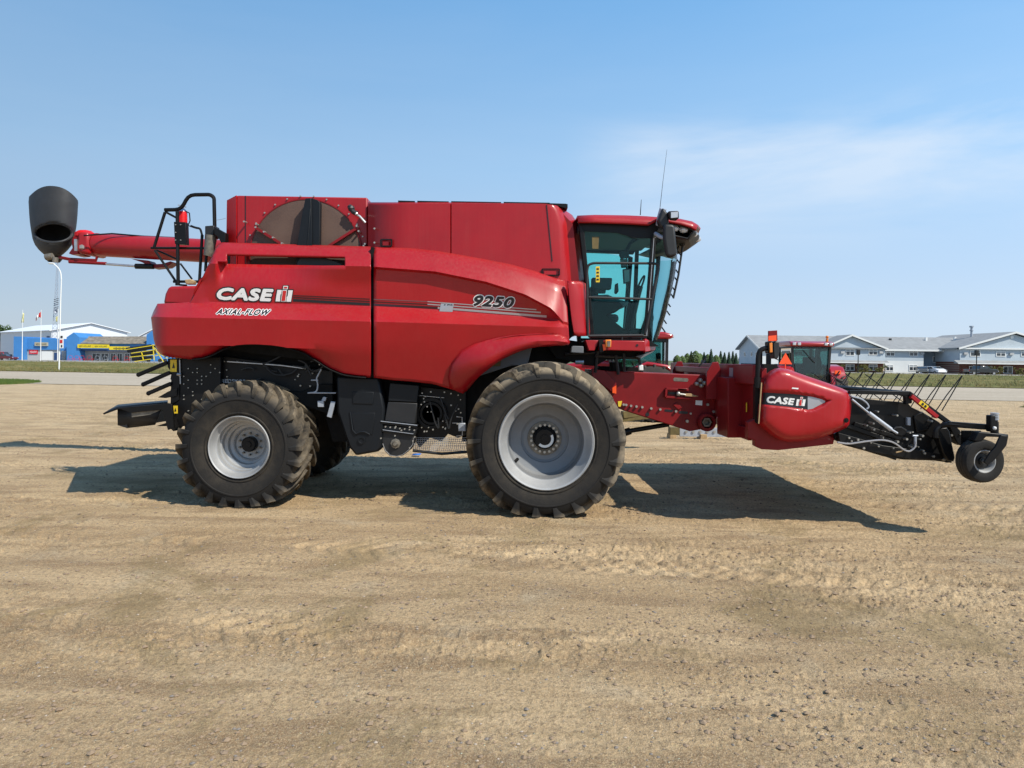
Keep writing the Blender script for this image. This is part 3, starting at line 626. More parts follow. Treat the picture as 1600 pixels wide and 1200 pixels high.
# conifers and broadleaf trees beyond, between the combine and the motel
tl = [(1066,9,1),(1074,13,1),(1080,16,0),(1087,17,1),(1094,13,1),(1100,15,0),(1111,20,0),(1119,11,1),(1126,17,0),(1132,15,0),(1139,16,0),(1145,17,0),(1150,14,0),(1058,10,1),(1106,12,1),(1160,12,1)]
TREE_N = {}
def conifer(px, Y, h_, i, m='leaf2', wide=.24):
    x = Xat(px, Y); t_ = empty('conifer' if m == 'leaf2' else 'poplar', (x, Y, 0), None, 'tree', 'trees on the horizon left of the motel')
    TREE_N[m] = TREE_N.get(m, 0)+1
    ORD = ['first','second','third','fourth','fifth','sixth','seventh','eighth','ninth']
    rank = sorted([q_[0] for q_ in tl if (q_[2] == 0) == (m == 'leaf2')]).index(px)
    t_['label'] = ORD[rank]+(' dark pointed conifer from the left on the horizon beyond the header' if m == 'leaf2' else ' pale rounded tree from the left on the horizon beyond the header')
    MB().cyl((x,Y,0),(x,Y,h_*.9), .22, .04, 8).build('trunk', M['bark'], t_)
    rg = random.Random(i); v = []; f = []
    for _ in range(1500):
        t = rg.random()**.7; z = h_*(1-t*.93); r_ = h_*wide*(t**.9 if m == 'leaf2' else math.sin(min(1,t*1.1)*2.6)**.6*.8)*(.55+.45*rg.random()); a = rg.random()*6.28
        p = Vector((x+r_*math.cos(a), Y+r_*math.sin(a), z)); d1 = Vector((math.cos(a),math.sin(a),-.5))*.34; d2 = Vector((-math.sin(a),math.cos(a),.3))*.16
        k = len(v); v += [p-d1,p+d2,p+d1,p-d2]; f.append((k,k+1,k+2,k+3))
    b = MB(); b.v = [tuple(q) for q in v]; b.f = f; b.build('crown', M[m], t_, smooth=0)
for i, (px, hp, kd) in enumerate(tl):
    Y = 260+rng.random()*40; conifer(px, Y, (hp-1)*Y/F+1.9, i, 'leaf2' if kd == 0 else 'leaf3', .17+.07*rng.random() if kd == 0 else .38+.1*rng.random())
# --- left: white shed, blue shop
def text_mesh(s_, shear=0., ext=0.0, space=1.0):
    cu = bpy.data.curves.new('t', 'FONT'); cu.body = s_; cu.shear = shear; cu.extrude = ext; cu.resolution_u = 3; cu.space_character = space
    ob = bpy.data.objects.new('t', cu); me = bpy.data.meshes.new_from_object(ob)
    v = [tuple(x.co) for x in me.vertices]; f = [tuple(p.vertices) for p in me.polygons]
    xs = [a[0] for a in v]; ysv = [a[1] for a in v]; w_, h_ = max(xs)-min(xs), max(ysv)-min(ysv)
    bpy.data.objects.remove(ob); bpy.data.curves.remove(cu); bpy.data.meshes.remove(me)
    x0_, y0_ = min(xs), min(ysv)
    return [((a[0]-x0_)/w_, (a[1]-y0_)/h_, a[2]) for a in v], f
def text_px(s_, quad, Yf, m, parent, name='lettering', fat=.0, shear=0., lift=.004, thick=.0015, space=1.0, **kw):
    # quad: photo pixels bottom-left, bottom-right, top-right, top-left; fat: stroke widening in pixels
    v, f = text_mesh(s_, shear, .5, space); a, b, c, d = [Vector((p[0], p[1])) for p in quad]; mb = MB()
    offs = [(0, 0)] + ([(fat*math.cos(k*math.pi/5), fat*math.sin(k*math.pi/5)) for k in range(10)] if fat else [])
    for i, (ox, oy) in enumerate(offs):
        out = []
        for (u, t, z) in v:
            p = (a*(1-u)+b*u)*(1-t)+(d*(1-u)+c*u)*t; Y = Yf(p.x+ox, p.y+oy) if callable(Yf) else Yf
            out.append(P(p.x+ox, p.y+oy, Y-lift-(z+.5)*thick-i*.00012))
        mb.add(out, f)
    return mb.build(name, m, parent, smooth=0)
SY = 232.
sh_ = empty('white_shed', (Xat(80, SY), SY, 0), 'large white metal shed with gabled roof behind the blue shop', 'shed')
Cx = Xat(80, SY); u_ = Vector((.80,.60,0)); v_ = Vector((-.78,.62,0)); Cp = Vector((Cx, SY, 0)); gw, lw = 22.0, 50.0
ze, zr = 9.3, 12.0
def lp(a, b, z): q_ = Cp+u_*a+v_*b; return (q_.x, q_.y, z)
MB().prism([lp(0,0,0),lp(gw,0,0),lp(gw,0,ze),lp(gw/2,0,zr),lp(0,0,ze)], v_*lw).build('wall', M['wwall'], sh_, smooth=0)
e = .8
for (a0, a1) in ((-e, gw/2), (gw+e, gw/2)):
    z0_ = ze-e*(zr-ze)/(gw/2)
    MB().prism([lp(a0,-e,z0_+.06),lp(a1,-e,zr+.06),lp(a1,-e,zr+.26),lp(a0,-e,z0_+.26)], v_*(lw+2*e)).build('roof', M['wmet'], sh_, smooth=0)
MB().prism([lp(3,-.1,0),lp(7,-.1,0),lp(7,-.1,6),lp(3,-.1,6)], v_*.09).build('door', M['trim'], sh_, smooth=0)
for a_, w2 in ((-.08, .4),): MB().prism([lp(-.08,1.5,0),lp(-.08,4.0,0),lp(-.08,4.0,7.5),lp(-.08,1.5,7.5)], u_*.07).build('door', M['blued'], sh_, smooth=0)
s2 = empty('white_shed', (Xat(236, 236), 236, 0), 'white gabled roof end showing behind the shop beside the combine', 'shed')
a = P(212,530,236); ap = P(242,514,236); c = P(275,530,236)
MB().prism([(a.x,236,0),(c.x,236,0),c,ap,a], (0,20,0)).build('wall', M['wwall'], s2, smooth=0)
MB().prism([Vector(a)+Vector((-.5,-.4,0)),Vector(ap)+Vector((0,-.4,.1)),Vector(ap)+Vector((0,-.4,.35)),Vector(a)+Vector((-.5,-.4,.25))], (0,21,0)).build('roof', M['wmet'], s2, smooth=0)
MB().prism([Vector(c)+Vector((.5,-.4,0)),Vector(ap)+Vector((0.001,-.4,.1)),Vector(ap)+Vector((0.001,-.4,.35)),Vector(c)+Vector((.5,-.4,.25))], (0,21,0)).build('roof', M['wmet'], s2, smooth=0)
BY = 186.
bs = empty('blue_shop', (Xat(125, BY), BY, 0), 'blue clad farm shop with brown shingle roof, yellow signs and white roller door', 'shop')
def bx(px0, py0, px1, py1, Y, t, name, m, parent=None): a, b = rect(px0, py0, px1, py1, Y, t); return MB().box(a, b).build(name, M[m], parent if parent else bs, smooth=0)
bx(38,529,90,546,BY,12,'wall','bluem'); bx(38,546,90,565,BY+.3,11,'wall','block'); bx(21,526,38,565,BY-1,13,'wall','bluem')
bx(64.7,549,82,564,BY+.2,.09,'roller_door','trim'); bx(84.5,551,89,564,BY+.2,.09,'door','blued')
sg = bx(45.5,546.2,58.5,553,BY+.1,.19,'sign','rsign'); text_px('Milwaukee', [(47.0,551.8),(57.2,550.8),(57.2,547.4),(47.0,548.4)], BY+.09, M['white'], sg, shear=.3, thick=.02)
sg = bx(54,535,74,540.3,BY-.4,.39,'sign','tan'); text_px('NEW HOLLAND', [(56,539),(72.5,539),(72.5,536.5),(56,536.5)], BY-.4, M['ink'], sg, thick=.02)
MB().prism([P(104,565,BY-1.5),P(124,565,BY-1.5),P(124,527,BY-1.5),P(115,519.5,BY-1.5),P(104,527,BY-1.5)], (0,12,0)).build('wall', M['bluem'], bs, smooth=0)
bx(90.5,541,104,565,BY+1.5,8,'wall','bluem'); bx(96,548,103,564,BY+1.3,.19,'door','curt')
bx(124,536,240,546,BY-.6,10,'wall','bluem'); bx(124,546,232,566,BY+1,9,'wall','block')
a, b = P(124,537,BY-1.2), P(229,537,BY-1.2); c, d = P(229,526.5,BY+3), P(126,526.5,BY+3)
MB().prism([a,b,c,d], (0,.2,.15)).build('roof', M['shbr'], bs, smooth=0)
MB().prism([P(229,566,BY-1.6),P(250,566,BY-1.6),P(250,523,BY-1.6),P(240,515,BY-1.6),P(229,523,BY-1.6)], (0,12,0)).build('wall', M['bluem'], bs, smooth=0)
for (p0,q0,p1,q1,tx) in ((121,538,144.6,543.6,'NEW HOLLAND'),(145.4,538.4,169.5,543.8,'NEW HOLLAND'),(170.5,541.5,202,546.6,None)):
    sg = bx(p0,q0,p1,q1,BY-1.9,.4,'sign','ysign')
    if tx: text_px(tx, [(p0+2.5,q1-1.3),(p1-2,q1-1.3),(p1-2,q0+1.5),(p0+2.5,q0+1.5)], BY-1.9, M['ink'], sg, bold=.01, thick=.02)
b = MB()
for k in range(11):                           # the third sign's marks are too far off to read
    hh = .18+.16*((k*7) % 3)/2; c = P(178+k*1.9, 544.2, BY-1.92); b.box((c.x-.09,BY-1.93,c.z-hh),(c.x+.09,BY-1.902,c.z+hh*.7))
b.build('marks', M['ink'], bs, smooth=0)
for p0, p1 in ((144,157),(158,170),(173,181),(183,191.5),(195,203),(205,216)): win(p0, 552, p1, 564.5, BY+.98, bs, 2)
bx(126,546.2,232,548,BY-.8,.6,'awning','blued')
# red cars, implements in front of the shop
def car(name, x, y, rz, m, label, L_=4.6, W_=1.8, H_=1.5, kind='suv', group=None):
    t_ = empty(name, (x,y,0), label, {'pickup':'pickup truck','van':'minivan','sedan':'car','suv':'suv'}[kind], group, rz); h = L_/2
    low = .28
    pr = {'sedan': [(-h,.4),(-h,.85),(-h+.5,.95),(-h+1.2,H_-.05),(-h+2.4,H_),(h-1.5,.98),(h-.2,.85),(h,.6),(h,.35)],
          'suv': [(-h,.4),(-h+.02,1.0),(-h+.35,H_),(h-2.1,H_),(h-1.35,1.05),(h-.15,.95),(h,.65),(h,.35)],
          'van': [(-h,.4),(-h+.02,1.05),(-h+.25,H_),(h-1.9,H_),(h-.9,1.1),(h-.15,.85),(h,.6),(h,.35)],
          'pickup': [(-h,.5),(-h,1.1),(-h+1.75,1.12),(-h+1.8,1.15),(-h+2.05,H_),(-h+3.5,H_),(-h+4.1,1.2),(h-.1,1.08),(h,.75),(h,.45)]}[kind]
    b = MB().prism([(a, -W_/2, z) for a, z in pr], (0, W_, 0)); bd = b.build('body', m, t_, world=False, smooth=30, bevel=.07)
    gx_ = {'sedan':(-h+1.1,h-1.75),'suv':(-h+.4,h-1.7),'van':(-h+.4,h-1.4),'pickup':(-h+2.05,-h+3.75)}[kind]
    for s_ in (-1, 1):
        n_ = 3 if kind in ('suv','van') else 2; wd = (gx_[1]-gx_[0])/n_
        for k in range(n_):
            a0 = gx_[0]+wd*k+.05; a1 = a0+wd-.1
            MB().prism([(a0,s_*(W_/2+.004),1.05 if kind!='pickup' else 1.2),(a1,s_*(W_/2+.004),1.05 if kind!='pickup' else 1.2),(a1-.1 if k==n_-1 else a1,s_*(W_/2+.004),H_-.12),(a0+(.1 if k==0 else 0),s_*(W_/2+.004),H_-.12)], (0,-s_*.02,0)).build('window', M['pane'], t_, world=False, smooth=0)
    ws = pr[4:6] if kind=='sedan' else (pr[3:5] if kind in ('suv','van') else pr[5:7])
    (xa,za),(xb,zb) = ws; MB().prism([(xa+.07,-W_/2+.15,za-.07),(xb-.02,-W_/2+.1,zb+.03),(xb-.02,W_/2-.1,zb+.03),(xa+.07,W_/2-.15,za-.07)], (.05,0,.03)).build('windshield', M['pane'], t_, world=False, smooth=0)
    MB().box((-h-.02,-W_/2+.2,.98 if kind!='pickup' else .6),(-h+.25 if kind!='pickup' else -h,W_/2-.2,H_-.2 if kind!='pickup' else 1.0)).build('rear_window' if kind!='pickup' else 'tailgate', M['pane'] if kind!='pickup' else m, t_, world=False, smooth=0)
    for wx in (-h+.85, h-.85):
        for s_ in (-1, 1):
            b = MB().lathe((wx, 0, .34), [(.2,s_*(W_/2+.02)),(.34,s_*(W_/2+.01)),(.35,s_*(W_/2-.05)),(.34,s_*(W_/2-.22)),(.2,s_*(W_/2-.23))], 20); wl = b.build('wheel', M['tyreT'], t_, world=False)
            MB().lathe((wx, 0, .34), [(.001,s_*(W_/2+.0)),(.14,s_*(W_/2+.01)),(.21,s_*(W_/2+.025)),(.22,s_*(W_/2-.02))], 16).build('rim', M['rim'], wl, world=False)
    for s_ in (-1, 1):
        MB().box((h-.08,s_*(W_/2-.12)-.18,.66),(h+.03,s_*(W_/2-.12)+.1,.84)).build('headlight', M['lens'], t_, world=False, bevel=.02)
        MB().box((-h-.03,s_*(W_/2-.12)-.08,.75),(-h+.06,s_*(W_/2-.12)+.08,1.0)).build('taillight', M['decalred'], t_, world=False, bevel=.02)
    return t_
M['pm'] = mat('maroon_car_paint', (.12,.008,.015), .25, coat=1); M['pr'] = mat('red_car_paint', (.40,.012,.02), .25, coat=1)
M['pg'] = mat('gold_grey_car_paint', (.14,.13,.11), .3, metal=.4, coat=1); M['pw'] = mat('white_car_paint', (.75,.76,.78), .3, coat=1); M['pk'] = mat('black_car_paint', (.01,.012,.015), .2, coat=1)
car('parked_car', Xat(9, 178), 178, R(-8), M['pm'], 'dark maroon car parked at the far left edge by the blue shop', 5.6, 1.9, 1.6, 'sedan')
car('parked_truck', Xat(4, 190), 190, R(0), M['pr'], 'bright red pickup truck behind the maroon car', 5.6, 2.0, 2.1, 'pickup')
car('parked_suv', Xat(1441, 141), 141, R(-115), M['pg'], 'grey suv parked beside the white minivan at the motel', 4.6, 1.85, 1.45, 'suv')
car('parked_minivan', Xat(1459, 140.5), 140.5, R(-82), M['pw'], 'white minivan parked in front of the motel recess', 4.8, 2.0, 1.5, 'van')
car('parked_pickup', Xat(1532, 136), 136, R(4), M['pk'], 'black pickup truck parked at the right wing of the motel', 5.7, 2.0, 1.75, 'pickup')
# yellow tillage implement
yi = empty('tillage_implement', (Xat(228, 176), 176, 0), 'yellow farm tillage implement with dark roller gangs folded in front of the blue shop', 'farm implement')
def pt(px, py, Y=176.): return P(px, py, Y)
M['yel'] = mat('yellow_machine_paint', (.75,.58,.02), .4, var=.1)
for k, (a, b, r_) in enumerate((((200,548),(243,541.5),.62),((205,554),(243,550),.6),((208,561),(238,558.5),.55),((198,544.5),(236,539.0),.3))):
    MB().tube([pt(*a, 175.6), pt(*b, 175.6)], r_*.8, 10).build('roller_gang', M['black2'], yi)
for a, b in (((198,546),(244,538.8)),((205,552),(246,546)),((203,558),(240,554)),((210,565),(236,561)),((239,538),(241,563)),((246,550),(262,560)),((241,543),(256,566)),((243,556),(262,551)),((221,549),(224,562))):
    MB().bar(pt(*a, 174.8), pt(*b, 174.8), .17, .17, (0,1,0)).build('beam', M['yel'], yi, smooth=0)
for px in (232, 250, 258): c = pt(px, 563, 175); MB().lathe((c.x, 175, .45), [(.1,-.15),(.45,-.14),(.46,.14),(.1,.15)], 14).build('wheel', M['tyreT'], yi)
# small red hoop racks in front of the shop
for i, px in enumerate((110, 120, 128, 140, 152, 164, 180, 198)):
    Y = 182.; x = Xat(px, Y); b = MB().tube(rnd_path([(x-.7,Y,0),(x-.5,Y,1.35),(x+.5,Y,1.35),(x+.7,Y,0)], 4, .4), .035, 6); b.tube([(x-.6,Y,.5),(x+.6,Y,.5)], .03, 6); b.tube([(x-.5,Y,.1),(x-.3,Y+1.4,.6),(x+.3,Y+1.4,.6),(x+.5,Y,.1)], .03, 6)
    o = b.build('display_rack', M['decalred'] if i not in (4,5) else M['galv']); tag(o, ['red tube rack left before the blue gabled shop pillar','red tube rack right before the blue gabled shop pillar','red tube rack at the left end of the grey shop wall','red tube rack at the right end of the bare grey shop wall','silver tube rack before the first shop windows','silver tube rack before the second shop windows','red tube rack before the middle shop windows','red tube rack beside the yellow tillage implement'][i], 'rack', 'display racks in front of the shop')
# flags
def flag(px, ptop, pbase, Y, quad, m, label, pname='flagpole'):
    t_ = empty(pname, (Xat(px,Y), Y, 0), label, 'flagpole'); a = P(px, ptop, Y); MB().cyl((a.x,Y,0),(a.x,Y,a.z), .10, .05, 8).build('pole', M['trim'], t_)
    rows = []; (a0,b0),(a1,b1),(a2,b2),(a3,b3) = quad
    for i in range(7):
        v = i/6; rows.append([P(a0*(1-v)*(1-u)+a1*(1-v)*u+a2*v*u+a3*v*(1-u), b0*(1-v)*(1-u)+b1*(1-v)*u+b2*v*u+b3*v*(1-u), Y+.15*math.sin(u*9+v*3)) for u in [k/8 for k in range(9)]])
    MB().grid(rows).build('flag', m, t_, smooth=60, solid=.02); return t_
M['flagY'] = mat('yellow_green_flag', (.62,.55,.05), .7, var=.4, vscale=.8, col2=(.75,.75,.55)); M['flagR'] = mat('red_flag', (.65,.03,.03), .7)
flag(35.6, 484, 563, 170, [(35.4,488),(37.6,490),(37,504),(33.2,504)], M['flagY'], 'tall flagpole with hanging yellow flag at the left in front of the shop')
fp = flag(64.4, 484, 563, 170, [(64.2,487),(61,489.5),(60.6,495.5),(64.2,496.5)], M['flagR'], 'tall flagpole with red and white flag in front of the shop')
rows = [[P(61-u*4, 490+6*v+u*4, 170+.1*math.sin(u*6)) for u in (0,.33,.66,1)] for v in (0,.5,1)]; MB().grid(rows).build('flag', M['white'], fp, smooth=60, solid=.02)
rows = [[P(58-u*2, 494+5*v+u*3, 170.1) for u in (0,.5,1)] for v in (0,.5,1)]; MB().grid(rows).build('flag', M['flagR'], fp, smooth=60, solid=.02)
flag(91.0, 482, 563, 172, [(91,494),(87.6,495),(87.2,502.5),(89.5,503)], M['flagY'], 'flagpole with small yellow flag hidden partly by the street lamp post')
# lattice tower
TY = 205.; tw = empty('lattice_tower', (Xat(88,TY), TY, 0), 'tall thin lattice radio mast rising behind the street lamp', 'radio mast')
b = MB(); xb = Xat(86,TY); zt = P(88,402,TY).z; legs = [(-.9,-.5),(.9,-.5),(0,1.0)]
def lg(i, t): dx, dy = legs[i]; k = 1-t*.82; return Vector((xb+dx*k+t*.5, TY+dy*k, zt*t))
for i in range(3): b.tube([lg(i,0), lg(i,1)], .07, 6)
for s_ in range(26):
    t0, t1 = s_/26, (s_+1)/26
    for i in range(3): b.tube([lg(i,t0), lg((i+1)%3,t1)], .035, 4); b.tube([lg(i,t1), lg((i+1)%3,t1)], .03, 4)
b.build('mast', M['galv'], tw)
for z_, w2 in ((P(88,472,TY).z,1.5),(P(88,478,TY).z,1.2),(P(88,485,TY).z,.9)):
    MB().bar((xb+.1,TY-1,z_),(xb+1.6,TY-1.2,z_+.5),.12,.12).bar((xb+.1,TY-1,z_+.6),(xb+1.6,TY-1.2,z_+1.0),.12,.12).build('antenna', M['black2'], tw, smooth=0)
MB().lathe((xb+.8,TY-1.2,P(88,487,TY).z), [(.01,.3),(.4,.15),(.65,-.1)], 14).build('dish', M['galv'], tw, solid=.03)
# street lamp
LY = 78.; sl = empty('street_lamp', (Xat(92,LY),LY,0), 'tall white street lamp with curved arm standing on the verge', 'street lamp')
MB().tube([(Xat(92.5,LY),LY,0), P(94.8,470,LY), P(96,436,LY)], .075, 10, .05).build('pole', M['trim'], sl)
MB().tube(rnd_path([P(96,437,LY),P(95,425,LY),P(90,417,LY),P(83,412,LY)], 5, 1), .06, 8).build('arm', M['trim'], sl)
MB().ball(P(80.5,411.5,LY), .32, 10, (1.2,.6,.3)).build('lamp_head', M['trim'], sl)
ps = empty('pole_sign', (Xat(96,LY),LY-.3,0), 'white banner sign with black emblem fixed to the street lamp post', 'sign')
a, b = rect(92.8,524,99,544,LY-.25,.06); MB().box(a,b).build('board', M['white'], ps, smooth=0)
c = P(96.2,526.5,LY-.27); MB().cyl((c.x,LY-.28,c.z),(c.x,LY-.255,c.z),.13).build('emblem', M['ink'], ps)
a, b = rect(93.5,531,97.5,536,LY-.28,.02); MB().box(a,b).build('emblem', M['decalred'], ps, smooth=0)
a, b = rect(95.2,539,97.2,542.5,LY-.28,.02); MB().box(a,b).build('emblem', M['ink'], ps, smooth=0)
# motel lamp posts
for i, (px, pt_, pb, Y, lb) in enumerate(((1341,546,583,125,'dark lamp post with box head left of centre of the motel'),(1526,547,585,122,'dark lamp post with box head before the right wing of the motel'))):
    t_ = empty('lamp_post', (Xat(px,Y),Y,0), lb, 'lamp post', 'lamp posts by the motel'); a = P(px, pt_, Y)
    MB().cyl((a.x,Y,0),(a.x,Y,a.z),.09,.07,8).build('pole', M['black2'], t_); MB().box((a.x-.26,Y-.26,a.z-.95),(a.x+.26,Y+.26,a.z)).build('lamp_head', M['black2'], t_, bevel=.05)
# trees behind the shop
for i, (px, r_, lb) in enumerate(((172,2.4,'tallest clump of the green trees behind the brown shop roof'),(160,1.6,'small green tree left of the tallest one behind the shop roof'),(185,1.6,'small green tree right of the tallest one behind the shop roof'))):
    Y = 270.; x = Xat(px,Y); t_ = empty('leafy_tree', (x,Y,0), lb, 'tree', 'trees behind the shop')
    top = P(px, 519.5 if i == 0 else 523, Y).z; MB().cyl((x,Y,0),(x,Y,top-1.5), .35, .15, 8).build('trunk', M['bark'], t_); leafy('crown', (x,Y,top-r_*1.5), r_*2.2, r_*1.8, r_*1.5, 1800, M['leaf'], t_, .35, 50+i)
for i, px in enumerate((0, -8)): 
    Y = 270.; x = Xat(px,Y); t_ = empty('leafy_tree', (x,Y,0), ['green tree at the far left edge beyond the white shed','green tree cut off by the left edge of the photo'][i], 'tree', 'trees at the left edge'); MB().cyl((x,Y,0),(x,Y,8),.3,.15,8).build('trunk', M['bark'], t_); leafy('crown', (x,Y,9.2), 3, 2.5, 2.6, 1200, M['leaf'], t_, .35, 70+i)

# --- tractors behind the combine, local axes: +X is forward
def tractor(loc, rz, label, scale=1.0):
    t_ = empty('tractor', loc, label, 'tractor', None, rz); t_.scale = (scale,)*3
    def ad(b, n, m, **k): return b.build(n, M[m], k.pop('parent', t_), world=False, **k)
    ad(MB().prism([(.7,-.42,1.1),(.7,-.42,1.95),(1.2,-.42,2.0),(2.7,-.42,1.78),(3.0,-.42,1.45),(3.0,-.42,.95),(1.0,-.42,.95)], (0,.84,0)), 'hood', 'redfar', bevel=.12, seg=3)
    ad(MB().box((3.0,-.32,1.0),(3.03,.32,1.5)), 'grille', 'black2')
    ad(MB().box((-1.2,-.35,.7),(3.0,.35,1.1)), 'chassis', 'black')
    fl, rf = 1.15, 2.70
    corners = [(-1.0,.70),(-1.0,-.70),(.75,-.78),(.75,.78)]; top = [(-1.0,.78),(-1.0,-.78),(.62,-.80),(.62,.80)]
    for i, ((a,b),(c,d)) in enumerate(zip(corners, top)):
        ad(MB().bar((a,b,fl),(c,d,rf),.09,.09), 'cab_pillar', 'black2', smooth=0)
    for i in range(4):
        a, b = corners[i], corners[(i+1)%4]; c, d = top[i], top[(i+1)%4]
        k = .06
        pa, pb, pc, pd = [Vector((*q_[:2], z)) for q_, z in ((a,fl+.1),(b,fl+.1),(d,rf-.02),(c,rf-.02))]
        ad(MB().prism([pa.lerp(pb,k), pb.lerp(pa,k), pc.lerp(pd,k), pd.lerp(pc,k)], (.006,.006,0)), 'cab_window', 'glass2', smooth=0)
        ad(MB().bar(pa, pb, .1,.12), 'cab_sill', 'black2', smooth=0)
    ad(MB().prism([(-1.15,-.9,2.70),(-1.2,-.9,2.84),(-.9,-.9,2.93),(.5,-.9,2.95),(.95,-.9,2.84),(1.0,-.9,2.72)], (0,1.8,0)), 'cab_roof', 'redfar', bevel=.06)
    ad(MB().box((-1.0,-.82,2.62),(.75,.82,2.70)), 'roof_lining', 'black2')
    ad(MB().box((-.95,-.66,1.2),(-.3,.66,1.32)).box((-1.0,-.5,1.15),(.7,.5,1.26)), 'cab_floor', 'black')
    ad(MB().box((-.75,-.26,1.55),(-.25,.26,1.70)).box((-.85,-.26,1.6),(-.70,.26,2.25)), 'seat', 'seat', bevel=.05)
    ad(MB().bar((.25,0,1.3),(.05,0,1.75),.14,.14), 'steering_column', 'black2')
    ad(MB().tube([(.05-.1*math.sin(t)*0+.08*math.cos(t),.21*math.sin(t),1.80+.14*math.cos(t)) for t in np.linspace(0,6.283,17)], .018, 6, caps=False), 'steering_wheel', 'black2')
    ad(MB().bar((-1.03,.35,2.55),(-1.05,-.15,2.0),.03,.03), 'wiper', 'black2', smooth=0)
    for s_ in (-1, 1):
        pr = [(-1.35,1.05),(-1.3,1.55),(-1.0,1.85),(-.35,1.95),(.15,1.72),(.15,1.60),(-.35,1.82),(-.95,1.74),(-1.2,1.5),(-1.25,1.05)]
        ad(MB().prism([(a, s_*.72, z) for a, z in pr], (0, s_*.62, 0)), 'fender', 'redfar', bevel=.05, smooth=50)
        ad(MB().box((-1.36,s_*1.0-.10,1.55),(-1.30,s_*1.0+.14,1.70)), 'taillight', 'orange', bevel=.01)
        for (wx, r_, wd) in ((-.55,.93,.5),(2.15,.72,.4)):
            yy = s_*1.15; b = MB().lathe((wx,yy,r_), [(r_*.55,-wd/2),(r_*.8,-wd/2-.02),(r_*.94,-wd/2+.02),(r_*.96,0),(r_*.94,wd/2-.02),(r_*.8,wd/2+.02),(r_*.55,wd/2)], 32)
            for k in range(18):
                for q_ in (-1, 1):
                    t = 2*math.pi*(k+(.5 if q_ > 0 else 0))/18; t2 = t+.16
                    p0 = Vector((wx+math.cos(t)*r_*.97, yy+q_*wd*.5, r_+math.sin(t)*r_*.97)); p1 = Vector((wx+math.cos(t2)*r_*.98, yy, r_+math.sin(t2)*r_*.98)); b.bar(p0, p1, .05, .07, (math.cos(t),0,math.sin(t)))
            wl = ad(b, 'wheel', 'tyreT')
            ad(MB().lathe((wx,yy,r_), [(.001,s_*.05),(.15,s_*.06),(r_*.4,s_*.02),(r_*.5,s_*wd*.42),(r_*.57,s_*wd*.48)], 24), 'rim', 'rim', parent=wl)
        b = MB().tube([(.7,s_*.8,2.1),(.85,s_*1.2,2.3)], .025, 6); b.box((.8,s_*1.22-.1,1.9),(.88,s_*1.22+.12,2.4)); ad(b, 'mirror', 'black2', bevel=.02)
    ad(MB().cyl((.85,-.62,1.5),(.85,-.62,2.9),.07).cyl((.85,-.62,1.7),(.85,-.62,2.3),.11), 'exhaust_pipe', 'black2')
    ad(MB().cyl((-.6,-.8,2.9),(-.6,-.8,3.05),.05).ball((-.6,-.8,3.12),.07), 'beacon', 'amber')
    for yy in (-.75,-.55,.55,.75): ad(MB().box((-1.22,yy-.07,2.74),(-1.15,yy+.07,2.86)), 'work_light', 'lens', bevel=.02)
    return t_
t1 = tractor((Xat(1262, 30.5), 31.0, 0), R(86), 'red tractor seen from behind, standing beyond the header end shield', 1.0)
tt = t1
b = MB().prism([(-1.40,1.44,1.94),(-1.40,.90,1.94),(-1.40,1.17,2.42)], (.015,0,0)); b.bar((-1.385,1.17,1.5),(-1.385,1.17,2.0),.03,.03); tri = b.build('slow_vehicle_triangle', M['orange_fl'], tt, world=False, smooth=0)
t2 = tractor((Xat(993, 24.5), 24.6, 0), R(172), 'red tractor half hidden behind the combine cab and feeder, facing left', 1.02)
# implement glimpsed under the feeder
im = empty('levelling_blade', (Xat(1085, 18.8), 18.8, 0), 'low grey steel blade with bolts resting on wooden blocks behind the feeder', 'farm implement')
a, b = rect(1062,669,1140,682,18.6,.04); MB().box(a,b).build('blade', M['galv'], im, smooth=0, bevel=.005)
b = MB()
for k in range(7): c = P(1072+k*11, 674.5, 18.6); b.cyl((c.x,18.57,c.z),(c.x,18.61,c.z),.035,seg=8)
b.build('bolts', M['zinc'], im)
a, b = rect(1047,668,1062,680,18.5,.25); MB().box(a,b).build('end_bracket', M['olive'], im, smooth=0, bevel=.01)
for px in (1052, 1100): a, b = rect(px-5,679,px+5,687,18.5,.4); o = MB().box((a[0],a[1],-.01),(b[0],b[1],b[2])).build('wooden_block', M['wood'], smooth=0, bevel=.01); tag(o, 'short wooden block propping up the %s of the grey steel blade' % ('left end' if px == 1052 else 'middle'), 'block')
im2 = empty('yellow_boom', (Xat(1000,16), 16, 0), 'faded yellow angled implement frame seen between front tyre and feeder', 'farm implement')
MB().bar(P(965,655,16), P(1045,645,16.2), .14, .14).build('beam', M['olive'], im2, smooth=0, bevel=.01)
MB().bar(P(972,648,16), P(1030,640,16.2), .16, .16).build('beam', M['olive'], im2, smooth=0, bevel=.01)
for px in (958,): a = P(px, 662, 16.1); MB().bar((a.x,16.1,0),(a.x,16.1,a.z),.1,.1).build('leg', M['olive'], im2, smooth=0)
